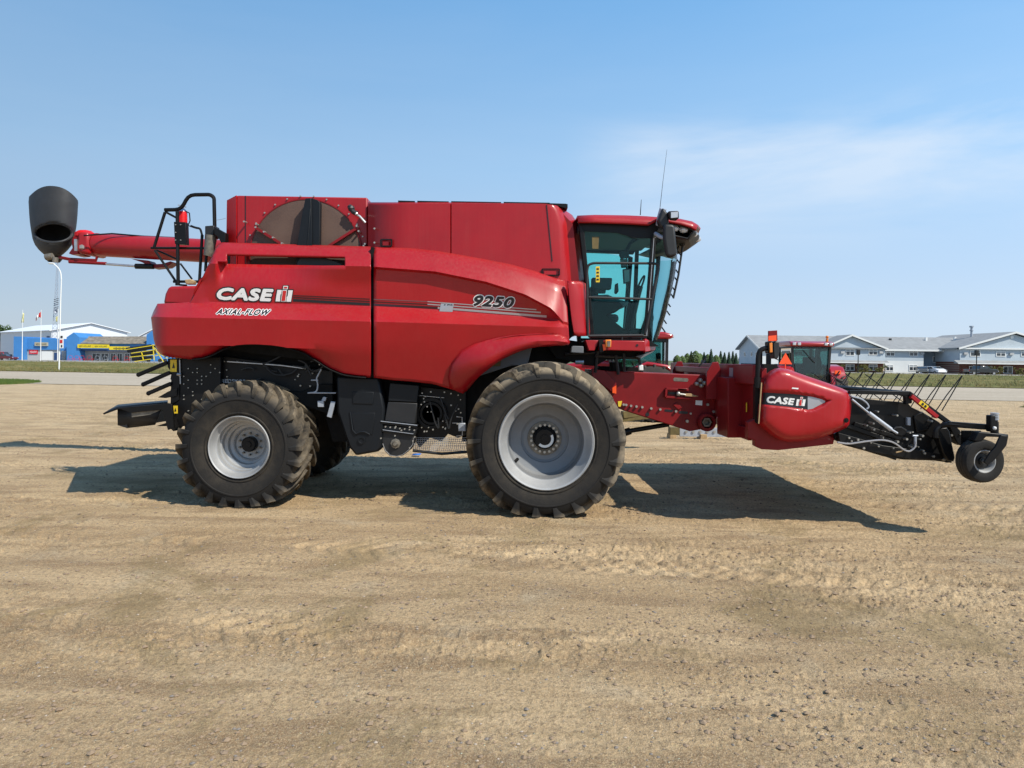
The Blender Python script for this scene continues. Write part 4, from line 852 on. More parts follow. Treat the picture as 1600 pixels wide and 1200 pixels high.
# ================================================================== the combine harvester
PS = .20                                      # side panels stand this far inside the wheels
CY = 11.1                                     # its centre line
cb = empty('combine_harvester', (0.5, CY, 0), 'big dusty red combine harvester parked side-on across the dirt lot', 'combine harvester')
def part(b, n, m, parent=None, **k): return b.build(n, M[m] if isinstance(m, str) else m, parent or cb, **k)
def bez(pts, x): return interp(x, [p[0] for p in pts], [p[1] for p in pts])
TOPR = [(236,496),(240,486),(246,474.5),(297,472),(301,466),(310,447),(320,425),(333,396),(338,385),(342,380.5),(348,378.6),(579,385)]
BOTR = [(236,497),(240,530),(244.6,547),(248,551),(253,555),(270,559),(300,561.5),(315,560.5),(329,556),(348,546),(368,539.5),(385,538),(402,538),(425,539.5),(445,542.5),(474,551),(498,566),(513,576),(536,585.6),(560,589),(579,590)]
def yr_top(x): return bez(TOPR, x)
def rear_lines(x):
    t = yr_top(x); k = (x-348)/231
    raw = [t, t+2.2 if x>340 else t+2, 388.5+6*k, 397+5*k, 412.2+4*k, 439.5+4.5*k, 472+6*k, 474.5+6*k, 497.5+5*k, 540+20*max(k,0)*.4, bez(BOTR, x)-3, bez(BOTR, x)]
    for i in range(1, len(raw)): raw[i] = min(max(raw[i], raw[i-1]+.02), raw[-1]-.02*(len(raw)-1-i)) if i < len(raw)-1 else raw[i]
    return raw
def rear_depth(i, x):                         # distance for each line
    D = [9.80, 9.73, 9.66, 9.61, 9.50, 9.585, 9.62, 9.605, 9.38, 9.44, 9.56, 9.62][i]
    if i <= 7: k = 1-sm(304, 338, x); D = D*(1-k)+(9.61 if i else 9.64)*k
    e = max(0, (262-x)/26); D += .16*e*e if x < 262 else 0
    return D+PS
SUB = 4
def rear_Y(px, py):
    L_ = rear_lines(px); D = [rear_depth(i, px) for i in range(len(L_))]
    return interp(py, L_, D)
def scoop(x): return sm(336, 350, x)*(1-sm(440, 545, x))
def panel_mesh(xs, lines, depthf, sub, skip=None, mod=None, xmap=None):
    mb = MB(); cols = []
    for x in xs:
        L_ = lines(x); pts = []
        for i in range(len(L_)-1):
            for s_ in range(sub):
                t = s_/sub; py = L_[i]+(L_[i+1]-L_[i])*t; D = depthf(i, x)*(1-t)+depthf(i+1, x)*t; pts.append((x, py, D, i))
        pts.append((x, L_[-1], depthf(len(L_)-1, x), len(L_)-2)); cols.append(pts)
    n = len(cols[0]); V = []
    for c in cols:
        for (x, py, D, i) in c:
            if mod: D = D + mod(x, py)
            xx = xmap(x, py) if xmap else x
            V.append(P(xx, py, D))
    Fc = []
    for a in range(len(cols)-1):
        for b_ in range(n-1):
            x, py, D, i = cols[a][b_]
            if skip and skip(x, cols[a+1][0][0], i): continue
            Fc.append((a*n+b_, (a+1)*n+b_, (a+1)*n+b_+1, a*n+b_+1))
    return mb.add(V, Fc)
xs = sorted(set([236,237.5,240,243,246,250,255,262,270,280,290,297,299,301,304,307,310,315,320,325,329,333,336,338,340,342,345,348,350,352,354,357,360]+list(range(364,534,6))+[534,537,539,541,544]+list(range(548,579,6))+[577.5,579]))
skip_slot = lambda x, x2, i: i == 3 and 353.9 <= x and x2 <= 539.1
def mod_rear(x, py):
    L_ = rear_lines(x); a, b_ = L_[4], L_[5]
    if py <= b_+.01 and py >= a-.01 and b_-a > 3: t = (b_-py)/(b_-a); return scoop(x)*.16*t + scoop(x)*.02
    return 0
pr_ = panel_mesh(xs, rear_lines, rear_depth, SUB, skip_slot, mod_rear)
rp = part(pr_, 'rear_side_panel', 'red', solid=.035, smooth=28)
# front side panel
TOPF = [(584,385.6),(600,386.2),(640,387.3),(680,391.2),(720,397.8),(760,405),(800,413),(840,424),(882,437.5)]
BOTF = [(584,590),(611,594),(639,596),(675,600),(701,608),(718,612.6),(725,612.8),(731,606),(737,597.5),(748,586),(762,575),(774,566),(787,558),(806,549),(825,542.5),(850,539),(884,537)]
SW = [(584,416.5),(600,418),(680,424),(760,440),(820,460),(860,482),(872,497),(876,502),(890,505)]
def front_lines(x):
    t = bez(TOPF, x); s_ = bez(SW, x); l3 = max(478+(x-584)*.079, s_+.05); l4 = 502.5+(x-584)*.031
    b_ = bez(BOTF, x)
    raw = [t, t+2, t+11, s_, s_+4, l3-2, l3, l4, 540, b_-4, b_]
    for i in range(1, len(raw)-1): raw[i] = min(max(raw[i], raw[i-1]+.02), raw[-1]-.02*(len(raw)-1-i))
    return raw
def front_depth(i, x):
    q_ = 1-sm(850, 875, x)
    D = [9.80, 9.73, 9.64, 9.49, 9.50+.07*q_, 9.52+.10*q_, 9.50+.11*q_, 9.38+.05*(1-q_), 9.44, 9.56, 9.60][i]
    return D + .05*sm(868, 884, x) + PS
def front_Y(px, py):
    L_ = front_lines(px); return interp(py, L_, [front_depth(i, px) for i in range(len(L_))])
def xm_front(x, py): return 584+(x-584)*(interp(py, [437,450,533], [882,884.5,889.5])-584)/300.0
xs = sorted(set(list(range(584,720,6))+list(range(720,792,3))+list(range(792,884,6))+[584,878,884]))
fpn = part(panel_mesh(xs, front_lines, front_depth, SUB, None, None, xm_front), 'front_side_panel', 'red', solid=.035, smooth=28)
# fender flare over the front wheel
UP_ = [(704,606),(701,588),(706,568),(722,548),(742,538),(762,531.5),(780,527),(800,523.6),(820,521.8),(840,521),(860,521.5),(875,524),(884,528),(889,533)]
LO_ = [(722,613.5),(731,606),(739,596),(748,586),(762,575),(774,566),(787,558),(806,549),(825,542.5),(840,540),(850,539),(866,538),(878,537.6),(888,536.5)]
rows = []
for k, (pr, D) in enumerate([(0,9.47),(.12,9.41),(.35,9.33),(.65,9.29),(.88,9.30),(1.0,9.34)]):
    row = []
    for (a, b_) in zip(UP_, LO_):
        e = sm(884, 889, a[0]); qx, qy = a[0]*(1-pr)+b_[0]*pr, a[1]*(1-pr)+b_[1]*pr; t0_ = sm(728, 760, b_[0]); Df = front_Y(min(qx,884), qy)-.012; Dd = Df if k == 0 else D+.1*e+PS; row.append(P(qx, qy, Dd*t0_+(Df-.05*math.sin(pr*3.1416))*(1-t0_)))
    rows.append(row)
rows.append([P(b_[0], b_[1]-1, 10.05) for b_ in LO_])
part(MB().grid(rows), 'wheel_arch_flare', 'red', solid=.02, smooth=50)
# arch underside of the rear panel
rows = [[P(x, bez(BOTR, x)-.6, 9.72) for x in range(300, 580, 8)], [P(x, bez(BOTR, x)-.6, 10.15) for x in range(300, 580, 8)]]
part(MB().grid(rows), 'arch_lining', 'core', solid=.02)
# black joint between the panels
part(MB().ext([(579.2,386),(584,386.2),(583.6,590),(579,589.5)], 9.84, .2), 'panel_joint', 'core', smooth=0)
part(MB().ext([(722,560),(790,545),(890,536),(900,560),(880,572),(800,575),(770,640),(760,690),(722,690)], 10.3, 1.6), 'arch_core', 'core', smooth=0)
# lower rear hood behind the cage
part(MB().ext([(254,475),(257,459),(262,448.5),(266,447),(318,446),(318,478)], 10.12, 2.0), 'rear_hood', 'red', bevel=.04)
part(MB().ext([(268,462),(300,470),(340,560),(300,560),(262,545),(262,500)], 10.2, 1.9), 'tail_body', 'core', smooth=0)
# dark mass of the machine between the side panels
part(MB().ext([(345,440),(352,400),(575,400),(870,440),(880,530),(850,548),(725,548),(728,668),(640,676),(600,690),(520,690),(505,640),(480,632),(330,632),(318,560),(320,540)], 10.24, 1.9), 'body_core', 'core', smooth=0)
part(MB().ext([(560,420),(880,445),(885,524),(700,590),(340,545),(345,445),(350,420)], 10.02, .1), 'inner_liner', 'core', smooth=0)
far = MB().ext([(350,380),(580,386),(700,393),(800,412),(882,437),(889,535),(850,540),(790,557),(740,597),(722,612),(580,590),(500,567),(445,543),(380,538),(300,560),(250,553),(237,497),(247,474),(297,472),(338,385)], 9.55, .05)
far.v = [(x, 2*CY-y, z) for x, y, z in far.v]; part(far, 'far_side_panel', 'red', smooth=0)
# grain tank: near wall with rounded front corner and leaning front wall
def tank_line(y): return [interp(y, [315,345,437,530], [873,879,884,890])]
rowsT = []
for j, py in enumerate([316.0, 318, 321, 330, 350, 380, 410, 437, 470, 500, 524]):
    row = []
    k = (py-316)/(524-316)
    xc = interp(py, [316,340,437,524], [866,877,882,893]); xe = interp(py, [316,338,370,430,470,524], [880,902,906,912,918,922])
    topy = lambda x: interp(x, [575,850,872,902], [314.5,318,321.5,341])
    for x, D in ((575,10.0),(640,10.0),(703.2,10.0),(704.4,10.025),(705.6,10.0),(780,10.0),(852,10.0)): row.append(P(x + (interp(py,[320,410],[0,9]) if x == 852 else 0), max(py, topy(x))+ (k*0), D + (.05 if py < 317 else 0)))
    for t in (0, .15, .3, .5, .7, .85, 1):
        a = t*math.pi/2*.62; x = xc-6+ (xe-xc+6)*t; D = 10.0+.62*(1-math.cos(a*1.45)); row.append(P(x, max(py, topy(min(x,902))), D))
    rowsT.append(row)
part(MB().grid(rowsT), 'grain_tank_wall', 'red', solid=.03, smooth=40)
part(MB().ext([(576,317),(850,320),(872,326),(895,350),(904,430),(912,520),(880,520),(600,420),(576,400)], 10.12, 2.0), 'grain_tank', 'red2', smooth=0)
part(MB().ext([(853.4,320),(854.8,320),(863.6,408),(862.2,408)], 9.992, .01), 'tank_seam', 'ink', smooth=0)
for (a, b_) in ((622,648),(652,701),(705,783),(787,859)): part(MB().ext([(a,313.2+(a-622)*.013),(b_,313.6+(b_-622)*.013),(b_,317.5+(b_-622)*.013),(a,317+(a-622)*.013)], 10.05, .05), 'tank_extension', 'black', smooth=0)
part(MB().ext([(859,317.5),(884,318.2),(887,319),(887,325),(880,324)], 10.1, .8), 'tank_extension', 'black', smooth=0)
for (x0_,y0_,x1_,y1_,D) in ((595,374.5,612,384.5,9.98),(847,420.5,874,430,9.98)):
    b = MB(); w2 = .02
    for (p, q_) in (((x0_,y0_),(x1_,y0_)),((x1_,y0_),(x1_,y1_)),((x1_,y1_),(x0_,y1_)),((x0_,y1_),(x0_,y0_))): b.bar(P(*p,D), P(*q_,D), .016, .02, (0,1,0))
    fr_ = part(b, 'latch_frame', 'black', smooth=0)
    a, b2 = rect(x0_+3, y0_+3, x1_-5, y1_-1, D-.01, .03); MB().box(a, b2).build('latch', M['red2'] if x0_ < 700 else M['red'], fr_, smooth=0)
# engine cooling box with rotary screen
part(MB().ext([(369.5,305.2),(574,308.5),(575,400),(369.5,420)], 10.16, 1.9), 'cooling_box', 'red', bevel=.02)
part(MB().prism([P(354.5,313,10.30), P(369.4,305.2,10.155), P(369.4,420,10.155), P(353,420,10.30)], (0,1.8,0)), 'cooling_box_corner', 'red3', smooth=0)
part(MB().ext([(382.8,306),(384,306),(384,420),(382.8,420)], 10.154, .01), 'box_seam', 'ink', smooth=0)
def screenmat():
    m = bpy.data.materials.new('rotary_screen_mesh'); m.use_nodes = True; t = m.node_tree; b = t.nodes['Principled BSDF']; b.inputs['Roughness'].default_value = .7
    tcn = t.nodes.new('ShaderNodeTexCoord'); n = t.nodes.new('ShaderNodeTexNoise'); n.inputs['Scale'].default_value = 2.2; n.inputs['Detail'].default_value = 6; t.links.new(tcn.outputs['Object'], n.inputs['Vector'])
    v = t.nodes.new('ShaderNodeTexVoronoi'); v.inputs['Scale'].default_value = 130; t.links.new(tcn.outputs['Object'], v.inputs['Vector'])
    mr_ = t.nodes.new('ShaderNodeMapRange'); mr_.inputs['From Min'].default_value = .2; mr_.inputs['From Max'].default_value = .5; t.links.new(v.outputs['Distance'], mr_.inputs[0])
    k = t.nodes.new('ShaderNodeMix'); k.data_type = 'RGBA'; k.inputs['A'].default_value = (.03,.018,.014,1); k.inputs['B'].default_value = (.10,.055,.040,1); t.links.new(mr_.outputs[0], k.inputs['Factor'])
    k2 = t.nodes.new('ShaderNodeMix'); k2.data_type = 'RGBA'; k2.inputs['B'].default_value = (.13,.08,.058,1); t.links.new(k.outputs['Result'], k2.inputs['A'])
    m2 = t.nodes.new('ShaderNodeMapRange'); m2.inputs['From Min'].default_value = .4; m2.inputs['From Max'].default_value = .7; m2.inputs['To Max'].default_value = .6; t.links.new(n.outputs[0], m2.inputs[0]); t.links.new(m2.outputs[0], k2.inputs['Factor'])
    t.links.new(k2.outputs['Result'], b.inputs['Base Color']); return m
M['screen'] = screenmat()
SCY = 10.13; sc = P(478, 399, SCY); sr = 88*SCY/F
b = MB().lathe((sc.x, SCY, sc.z), [(.001,-.030),(sr*.5,-.028),(sr*.9,-.02),(sr*.985,-.005),(sr*.985,.03)], 72); part(b, 'rotary_screen', M['screen'])
part(MB().lathe((sc.x, SCY, sc.z), [(sr*.985,.03),(sr*.985,-.012),(sr*1.005,-.012),(sr*1.005,.03)], 72), 'screen_rim', 'red2')
va = MB().ext([(477,310),(486,309.5),(488,390),(470,420),(463,420),(464,385),(471,340)], 9.96, .10); va.ext([(486,309.5),(495,312),(500,316),(499,390),(496,420),(488,420),(488,390)], 9.99, .10); va.ext([(484,326),(485.2,326),(480,396),(478,396)], 9.952, .01)
part(va, 'vacuum_duct', 'char', bevel=.015)
part(MB().ext([(470,398),(500,400),(530,410),(545,420),(460,420)], 9.93, .1), 'vacuum_foot', 'black2', bevel=.01)
for (a, b_) in (((400,356),(446,385)),((556,358),(512,386))): part(MB().bar(P(*a,10.07), P(*b_,10.07), .035, .05, (0,1,0)), 'screen_strut', 'red2', smooth=0)
b = MB()
for k in range(14):
    t = math.pi*(k+.5)/14; c = Vector((sc.x-math.cos(t)*sr*1.06, 10.15, sc.z+math.sin(t)*sr*1.06)); 
    if P(0,383,10.15).z < c.z: b.cyl((c.x,10.14,c.z),(c.x,10.17,c.z),.012,seg=6)
for px, py in ((381,346),(400,350),(399,355),(412,362),(426,371),(440,380),(557,353),(560,361),(570,381),(568,384),(585,357),(585,379),(586,300)):
    if py > 305: yq = 10.03 if px < 575 else 9.98; c = P(px,py,yq); b.cyl((c.x,yq,c.z),(c.x,yq+.1,c.z),.014,seg=6)
part(b, 'bolts', 'zinc')
hz = MB().tube([P(546,322,10.05), P(552,331,10.02), P(558,334,10.02)], .035, 8).ball(P(549,326,10.03), .05, 8); part(hz, 'camera_housing', 'black2')
part(MB().tube([P(555,334,10.04), P(562,338,10.02), P(571,348,10.04)], .018, 8).ball(P(557,334,10.01), .028, 8), 'hose_fitting', 'steel')
# stripes on the side
def strip(p0, p1, w0, w1, x0_, x1_, m, Yf, parent, name='stripe', lift=.004):
    rows = [[], []]
    for k in range(25):
        t = k/24; x = x0_+(x1_-x0_)*t; y = p0+(p1-p0)*t; w_ = (w0+(w1-w0)*t)/2
        for r_, s_ in ((rows[0],-1),(rows[1],1)): r_.append(P(x, y+s_*w_, Yf(x, y+s_*w_)-lift))
    MB().grid(rows).build(name, M[m], parent, smooth=60)
M['silver2'] = mat('faded_grey_stripe', (.20,.10,.11), .4, metal=.3)
strip(461.5,467.3,1.2,1.2,458,578,'stripe',rear_Y,rp); strip(464.5,471,1.8,1.8,458,578,'stripe',rear_Y,rp); strip(469,475.5,4.2,4.0,458,578,'ink',rear_Y,rp)
strip(467.6,471.3,1.1,1.2,584,668,'silver2',front_Y,fpn); strip(471.4,475.4,1.4,1.5,584,668,'stripe',front_Y,fpn); strip(476.0,481,3.6,3.3,584,684,'stripe',front_Y,fpn)
strip(471.3,483.8,1.3,1.7,668,838,'silver',front_Y,fpn); strip(475.4,488.3,1.6,2.2,668,845,'silver',front_Y,fpn); strip(481,494.6,3.2,3.4,684,854,'silver',front_Y,fpn)
# lettering on the side
def outline_text(s_, quad, Yf, parent, inner, outer, fat, ofat, shear, space=1.0):
    text_px(s_, quad, Yf, M[outer], parent, 'lettering_outline', ofat, shear, .005, .0005, space)
    text_px(s_, quad, Yf, M[inner], parent, 'lettering', fat, shear, .0085, .0005, space)
outline_text('CASE', [(338.5,467.2),(423,469.8),(426,452.8),(342,450.6)], rear_Y, rp, 'white', 'ink', 1.5, 3.5, 0.08, 1.06)
def emblem(polys, Yf, parent, lift, m, name):
    b = MB()
    for pl in polys: b.prism([P(x, y, Yf(x, y)-lift) for x, y in pl], (0,.001,0))
    b.build(name, M[m], parent, smooth=0)
def ih(x, y, s_, Yf, parent):                  # x,y: lower left; s_: scale, 1 = 28 px wide
    T = lambda pts: [(x+a*s_, y-b_*s_+a*s_*.03) for a, b_ in pts]
    emblem([T([(-1.2,-1.2),(25,-1.2),(28.5,19.6),(20.5,19.6),(21.5,25.5),(11.2,25.5),(11,19.4),(1.4,19.2)])], Yf, parent, .0062, 'ink', 'emblem_backing')
    emblem([T([(0,0),(2.9,18),(9.8,18),(9,12),(7.6,10.5),(7,0)]), T([(17,0),(17.5,7),(19,9),(20,18),(27,18),(24,0)]), T([(8.3,0),(10.7,18),(18,18),(15.8,0)]), T([(11.6,19.3),(12.4,24.6),(19.7,24.6),(19,19.3)])], Yf, parent, .0088, 'white', 'emblem')
    emblem([T([(9.3,1.0),(11.6,17),(17,17),(14.8,1.0)]), T([(13,20.6),(13.5,23.3),(18.4,23.3),(18,20.6)])], Yf, parent, .0115, 'decalred', 'emblem_letter')
ih(430.5, 470.8, 1.0, rear_Y, rp)
outline_text('AXIAL-FLOW', [(338,490.6),(420,492.2),(423,484.0),(340.5,482.6)], rear_Y, rp, 'ink', 'white', .5, 1.45, .3, 1.2)
outline_text('9250', [(740.5,477.3),(801.5,480.8),(803.5,465.6),(742.5,461.8)], front_Y, fpn, 'ink', 'white', 1.0, 2.4, .22, 1.06)
part(MB().add([P(x,y,front_Y(x,y)-.0055) for x,y in ((686.5,486.5),(707,487.4),(709,474.6),(689,474.2))], [(0,1,2,3)]), 'badge_plate', 'silver', fpn, smooth=0)
text_px('AFS', [(688.5,483.2),(705,484),(707,475.8),(690.5,475.4)], front_Y, M['ink'], fpn, fat=.4, shear=.25, lift=.007)
text_px('connect', [(690,486),(703,486.5),(703.2,484.8),(690.2,484.4)], front_Y, M['ink'], fpn, shear=.1, lift=.007)

# --- corner panel by the cab
rows = []
for py, xa, xb in ((439,884.5,908),(444,884.8,917),(470,887,919),(500,890.5,921),(518,893.5,922),(525,896,922)):
    rows.append([P(xa+1.5,py,9.84), P(xa+3,py,9.78), P(xa+9,py,9.78), P((xa+xb)/2+3,py,9.83), P(xb-2,py,9.95), P(xb,py,10.05)])
part(MB().grid(rows), 'corner_panel', 'red', solid=.03, smooth=50)
part(MB().ext([(884.6,452),(888,470),(893,500),(896,524),(890,530),(888,500)], 9.9, .2), 'panel_joint', 'core', smooth=0)

# ================================================================== cab
YN, YF = 10.08, 12.12
roof = MB()
xsr = [(902.7,337,347.5),(930,335.8,347.5),(980,336.6,349.5),(1012,338,351.5),(1024,339,344),(1040,339.5,346),(1062,342,350),(1078,346,355),(1086,351.5,360)]
rows = []
for t in (0, .06, .2, .5, .8, .94, 1):
    Y = YN-.08+(YF-YN+.16)*t; cr_ = .11*math.sin(math.pi*t)**.5
    row = []
    for (x, y0_, y1_) in xsr:
        p = P(x, y0_, YN); lo_ = P(x, y1_, YN); f_ = 0
        fx_ = .30*math.sin(math.pi*t) if x > 1050 else 0
        z = lo_.z + (p.z-lo_.z)*(0 if t in (0,1) else 1) + (0 if t in (0,1) else cr_*.25)
        row.append((p.x+fx_*(x-1050)/36 - (.30*(x-1050)/36 if False else 0), Y, z))
    rows.append(row)
part(MB().grid(rows), 'cab_roof', 'red', smooth=50, solid=.03)
part(MB().ext([(904,346.5),(1011,352),(1024,345),(1036,345.5),(1026,362),(1018,372),(990,372),(965,364),(907,361.5)], YN+.02, .10), 'roof_rail', 'black', smooth=0)
far = MB().ext([(904,346.5),(1011,352),(1036,345.5),(1026,366),(907,361.5)], YN+.02, .10); far.v = [(x, 2*CY-y, z) for x, y, z in far.v]; part(far, 'roof_rail', 'black', smooth=0)
a, b_ = P(905,349,YN), P(1040,360,YN); part(MB().box((a.x,YN+.12,b_.z),(b_.x,YF-.12,a.z)), 'headliner', 'cabgrey', smooth=0)
# visor with lamps
rows = []
for t in np.linspace(0, 1, 13):
    Y = YN-.02+(YF-YN+.04)*t; f_ = .30*math.sin(math.pi*t)
    rows.append([(P(x,y,YN).x+f_*g_, Y, P(x,y,YN).z) for x, y, g_ in ((1038,347,.3),(1060,351,.6),(1084,359,1),(1083,363,1),(1074,374,.8),(1050,369,.5),(1038,366,.3))])
part(MB().grid(rows), 'visor', 'black2', solid=.02, smooth=40)
for i, (t, x, y, r_) in enumerate(((.03,1052,356,.065),(.03,1066,358,.07),(.12,1078,361,.06),(.3,1080,362,.06),(.7,1080,362,.06),(.88,1078,361,.06))):
    f_ = .30*math.sin(math.pi*t); p = P(x, y, YN); Y = YN-.03+(YF-YN+.04)*t
    lens = part(MB().ball((p.x+f_, Y, p.z), r_, 10, (1,.5,.8)), 'work_light', 'lens')
# glass
def farside(b, inset=0): b.v = [(x, 2*CY-y, z) for x, y, z in b.v]; return b
side = [(911,361.5),(966,363),(1019,372),(1006.5,524),(927,524.5)]
part(MB().ext(side, YN+.04, .008), 'door_glass', 'glass', smooth=0)
part(farside(MB().ext(side, YN+.04, .008)), 'side_glass', 'glass', smooth=0)
NB = [(374,1024,1059.5),(400,1023.2,1058),(422,1022,1055.8),(450,1019.5,1050),(489,1015.5,1040),(515,1013,1031),(531,1012.5,1024)]
rows = []
for (py, xn, xc) in NB:
    pn = P(xn, py, YN+.05); pc = P(xc, py, 10.75); row = []
    for k in range(17):
        t = math.pi*k/16; s_ = math.sin(t)**.62; row.append((pn.x+(pc.x-pn.x)*s_, CY-(CY-YN-.05)*math.cos(t), pn.z))
    rows.append(row)
part(MB().grid(rows), 'windshield', 'glassw', smooth=60)
# rear wall of the cab (dark, with a pillar)
part(MB().ext([(904,346),(913,360),(929,526),(922,531),(913,430)], YN, .12), 'cab_pillar', 'black', bevel=.01)
part(farside(MB().ext([(904,346),(913,360),(929,526),(922,531),(913,430)], YN, .12)), 'cab_pillar', 'black', smooth=0)
for s_ in (0, 1):
    b = MB().ext([(1018,368),(1026,371),(1014.5,527),(1006,526)], YN, .07); part(b if not s_ else farside(b), 'cab_pillar', 'black', bevel=.01)
part(MB().ext([(1021.2,372),(1022.4,372),(1011,525),(1010,525)], YN-.006, .01), 'pillar_edge', 'steel', smooth=0)
part(MB().ext([(923,522),(1011,523.5),(1011,529.5),(924,528.5)], YN-.01, .1), 'door_sill', 'black', bevel=.01)
part(farside(MB().ext([(923,522),(1011,523.5),(1011,529.5),(924,528.5)], YN-.01, .1)), 'door_sill', 'black', smooth=0)
z0_, z1_ = P(0,526,YN).z, P(0,352,YN).z; xr_ = P(905,360,YN).x
part(MB().prism([P(924,530,YN), P(1012,530,YN), P(1030,541,YN), P(924,541,YN)], (0,YF-YN,0)), 'cab_floor', 'black', smooth=0)
part(MB().prism([P(926,470,YN+.14), P(941,487,YN+.14), P(981,519,YN+.14), P(981,524,YN+.14), P(928,524,YN+.14)], (0,.5,0)), 'cab_lower_panel', 'black', smooth=0)
part(MB().ext([(984,514),(990,512.5),(1002,513.5),(1003,522),(983,523)], YN+.06, .12), 'door_latch_box', 'black2', bevel=.015)
cs = MB()
cx = lambda x: P(x, 500, 11.1).x; zz = lambda y: P(900, y, 11.1).z
cs.box((cx(924),10.75,zz(505)),(cx(962),11.35,zz(492))).box((cx(921),10.78,zz(500)),(cx(931),11.32,zz(446)))
part(cs, 'seat', 'seat', bevel=.05)
part(MB().ext([(925,433.5),(957,434),(955,452.5),(924.5,451)], 10.7, .14), 'headrest', 'seat', bevel=.02)
part(MB().ext([(930,451),(947,452),(946,458),(930,458)], 10.72, .1), 'headrest_post', 'black2', smooth=0)
part(MB().ext([(924,461),(950,460),(968,468),(984,471),(976,480),(950,490),(926,492)], 10.7, .25), 'armrest_console', 'cabgrey', bevel=.03)
part(MB().ext([(926,470),(968,472),(975,478),(962,488),(942,495),(926,490)], 10.55, .14), 'side_console', 'black', bevel=.02)
part(MB().ext([(973,420.5),(984.5,419),(985,441),(974.5,443.5)], 10.75, .05), 'display_screen', 'ink', bevel=.01)
part(MB().ext([(975,422.5),(983.2,421.2),(983.6,439.2),(976,441.5)], 10.744, .005), 'screen_face', 'curt', smooth=0)
part(MB().tube([P(979,400,10.8), P(979,420,10.8)], .012, 6).tube([P(979,443,10.8),P(984,470,10.9)], .015, 6), 'display_arm', 'black2')
part(MB().ext([(970,392),(982,393),(984,402),(971,404),(968,398)], 10.5, .08).tube([P(979,392,10.55),P(985,380,10.5),P(1000,370,10.4)], .03, 6), 'cab_camera', 'black2', bevel=.01)
part(MB().ext([(969,404),(981,405),(980,418),(971,418.5)], 10.6, .04), 'rear_view_mirror', 'cabgrey', bevel=.01)
part(MB().ext([(961,444),(966,441.5),(967,455),(963,460),(960,458)], 10.6, .05), 'joystick', 'black2', bevel=.015)
part(MB().tube([P(1000,447,11.1)+Vector((.0+.06*math.sin(t), .19*math.cos(t), .16*math.sin(t))) for t in np.linspace(0,6.283,17)], .015, 6, caps=False).tube([P(1000,447,11.1), P(994,470,11.1), P(984,516,11.1)], .05, 8), 'steering_column', 'black2')
part(MB().bar(P(978,523,11.4), P(985,470,11.4), .09, .09), 'console_post', 'black2', smooth=0)
part(MB().bar(P(996,372,YF-.1), P(990,524,YF-.1), .06, .06), 'window_divider', 'black2', smooth=0)
for q_, yy in (([(931,416.5),(937,416),(937,441),(931,441)], YN+.036), ([(925,370),(936,370),(935,389),(925.5,388.5)], YN+.036)):
    st_ = part(MB().ext(q_, yy, .003), 'warning_sticker', 'yellow' if q_[0][0] == 931 else 'olive', smooth=0)
b = MB()
for k in range(4): b.ext([(932.2,419+k*5.5),(935.8,419+k*5.5),(935.8,421.5+k*5.5),(932.2,421.5+k*5.5)], YN+.032, .002)
part(b, 'sticker_pictograms', 'ink', smooth=0)
# handrail
HR = [P(918.5,524,9.9), P(917,424,9.9), P(919,414,9.9), P(927,411,9.9), P(1022,411.5,9.9), P(1029,414,9.9), P(1028.5,420,9.9), P(1008,522,9.9)]
part(MB().tube(rnd_path(HR, 4, .08), .018, 8), 'handrail', 'black2')
part(MB().tube([P(920,464.5,9.9), P(1019,467.5,9.9)], .017, 8), 'handrail_bar', 'black2')
part(MB().tube([P(919,525,9.9), P(1005,524,9.9)], .02, 8).tube([P(972,525,9.9),P(972,533,9.9)], .012, 6), 'step_rail', 'black2')
# platform in red below the door
part(MB().ext([(914.5,531.5),(936,531.8),(929,548),(920,548)], 9.82, .5), 'platform_end', 'red', bevel=.01)
part(MB().ext([(940,531.8),(1007.5,532.5),(1007.5,548.5),(938,547)], 9.82, .6), 'platform', 'red', bevel=.01)
part(MB().prism([P(1007.6,530,9.9), P(1010,529,10.0), P(1023,537,10.3), P(1024.5,546,10.3), P(1021,548.5,10.3), P(1007.6,551,9.9)], (0,.9,0)), 'platform_nose', 'red', bevel=.02)
part(MB().ext([(936,531),(943,531),(943,550),(937,550)], 9.78, .1), 'lamp_bracket', 'black', smooth=0)
part(MB().ext([(941.5,538),(948,538),(946,547),(943,548)], 9.75, .05), 'reflector', 'orange', smooth=0)
part(MB().ext([(945.5,530.8),(955.5,530.5),(955,543),(946.5,542.5)], 9.72, .09), 'turn_signal', 'amber', bevel=.012)
part(MB().ext([(949,533),(954,533),(953.5,541.5),(949.5,541.5)], 9.712, .01), 'signal_core', 'hubd', smooth=0)
c = P(995.5,539.5,9.82); part(MB().cyl((c.x,9.812,c.z),(c.x,9.83,c.z),.017,seg=12), 'hole', 'ink')
# big mirror and work light
mm_ = MB().ext([(1037,352),(1041,349.5),(1052,350),(1055,354),(1058.5,394),(1056,400),(1047,402),(1041,399),(1037,372)], 9.72, .10); part(mm_, 'mirror', 'black2', bevel=.035, seg=4)
part(MB().ext([(1028,344),(1032,333),(1036,323.5),(1040,328),(1044,333),(1046,341),(1045,352),(1034,358),(1031,352)], 9.80, .14), 'mirror_arm', 'black2', bevel=.03, seg=3)
part(MB().tube([P(1030,352,10.0), P(1032,340,9.95), P(1036,326,9.9)], .05, 8).tube([P(1024,365,10.0), P(1032,370,9.9), P(1040,372,9.85)], .03, 8), 'mirror_mount', 'galv')
wl_ = part(MB().ext([(1044,329.5),(1061,329),(1061.5,341),(1058,343),(1048,342)], 9.72, .12), 'work_light', 'black2', bevel=.02)
MB().ext([(1048.5,331.5),(1059.5,331.2),(1059,339.5),(1048.5,340.5)], 9.712, .012).build('lamp_lens', M['lens'], wl_, smooth=0)
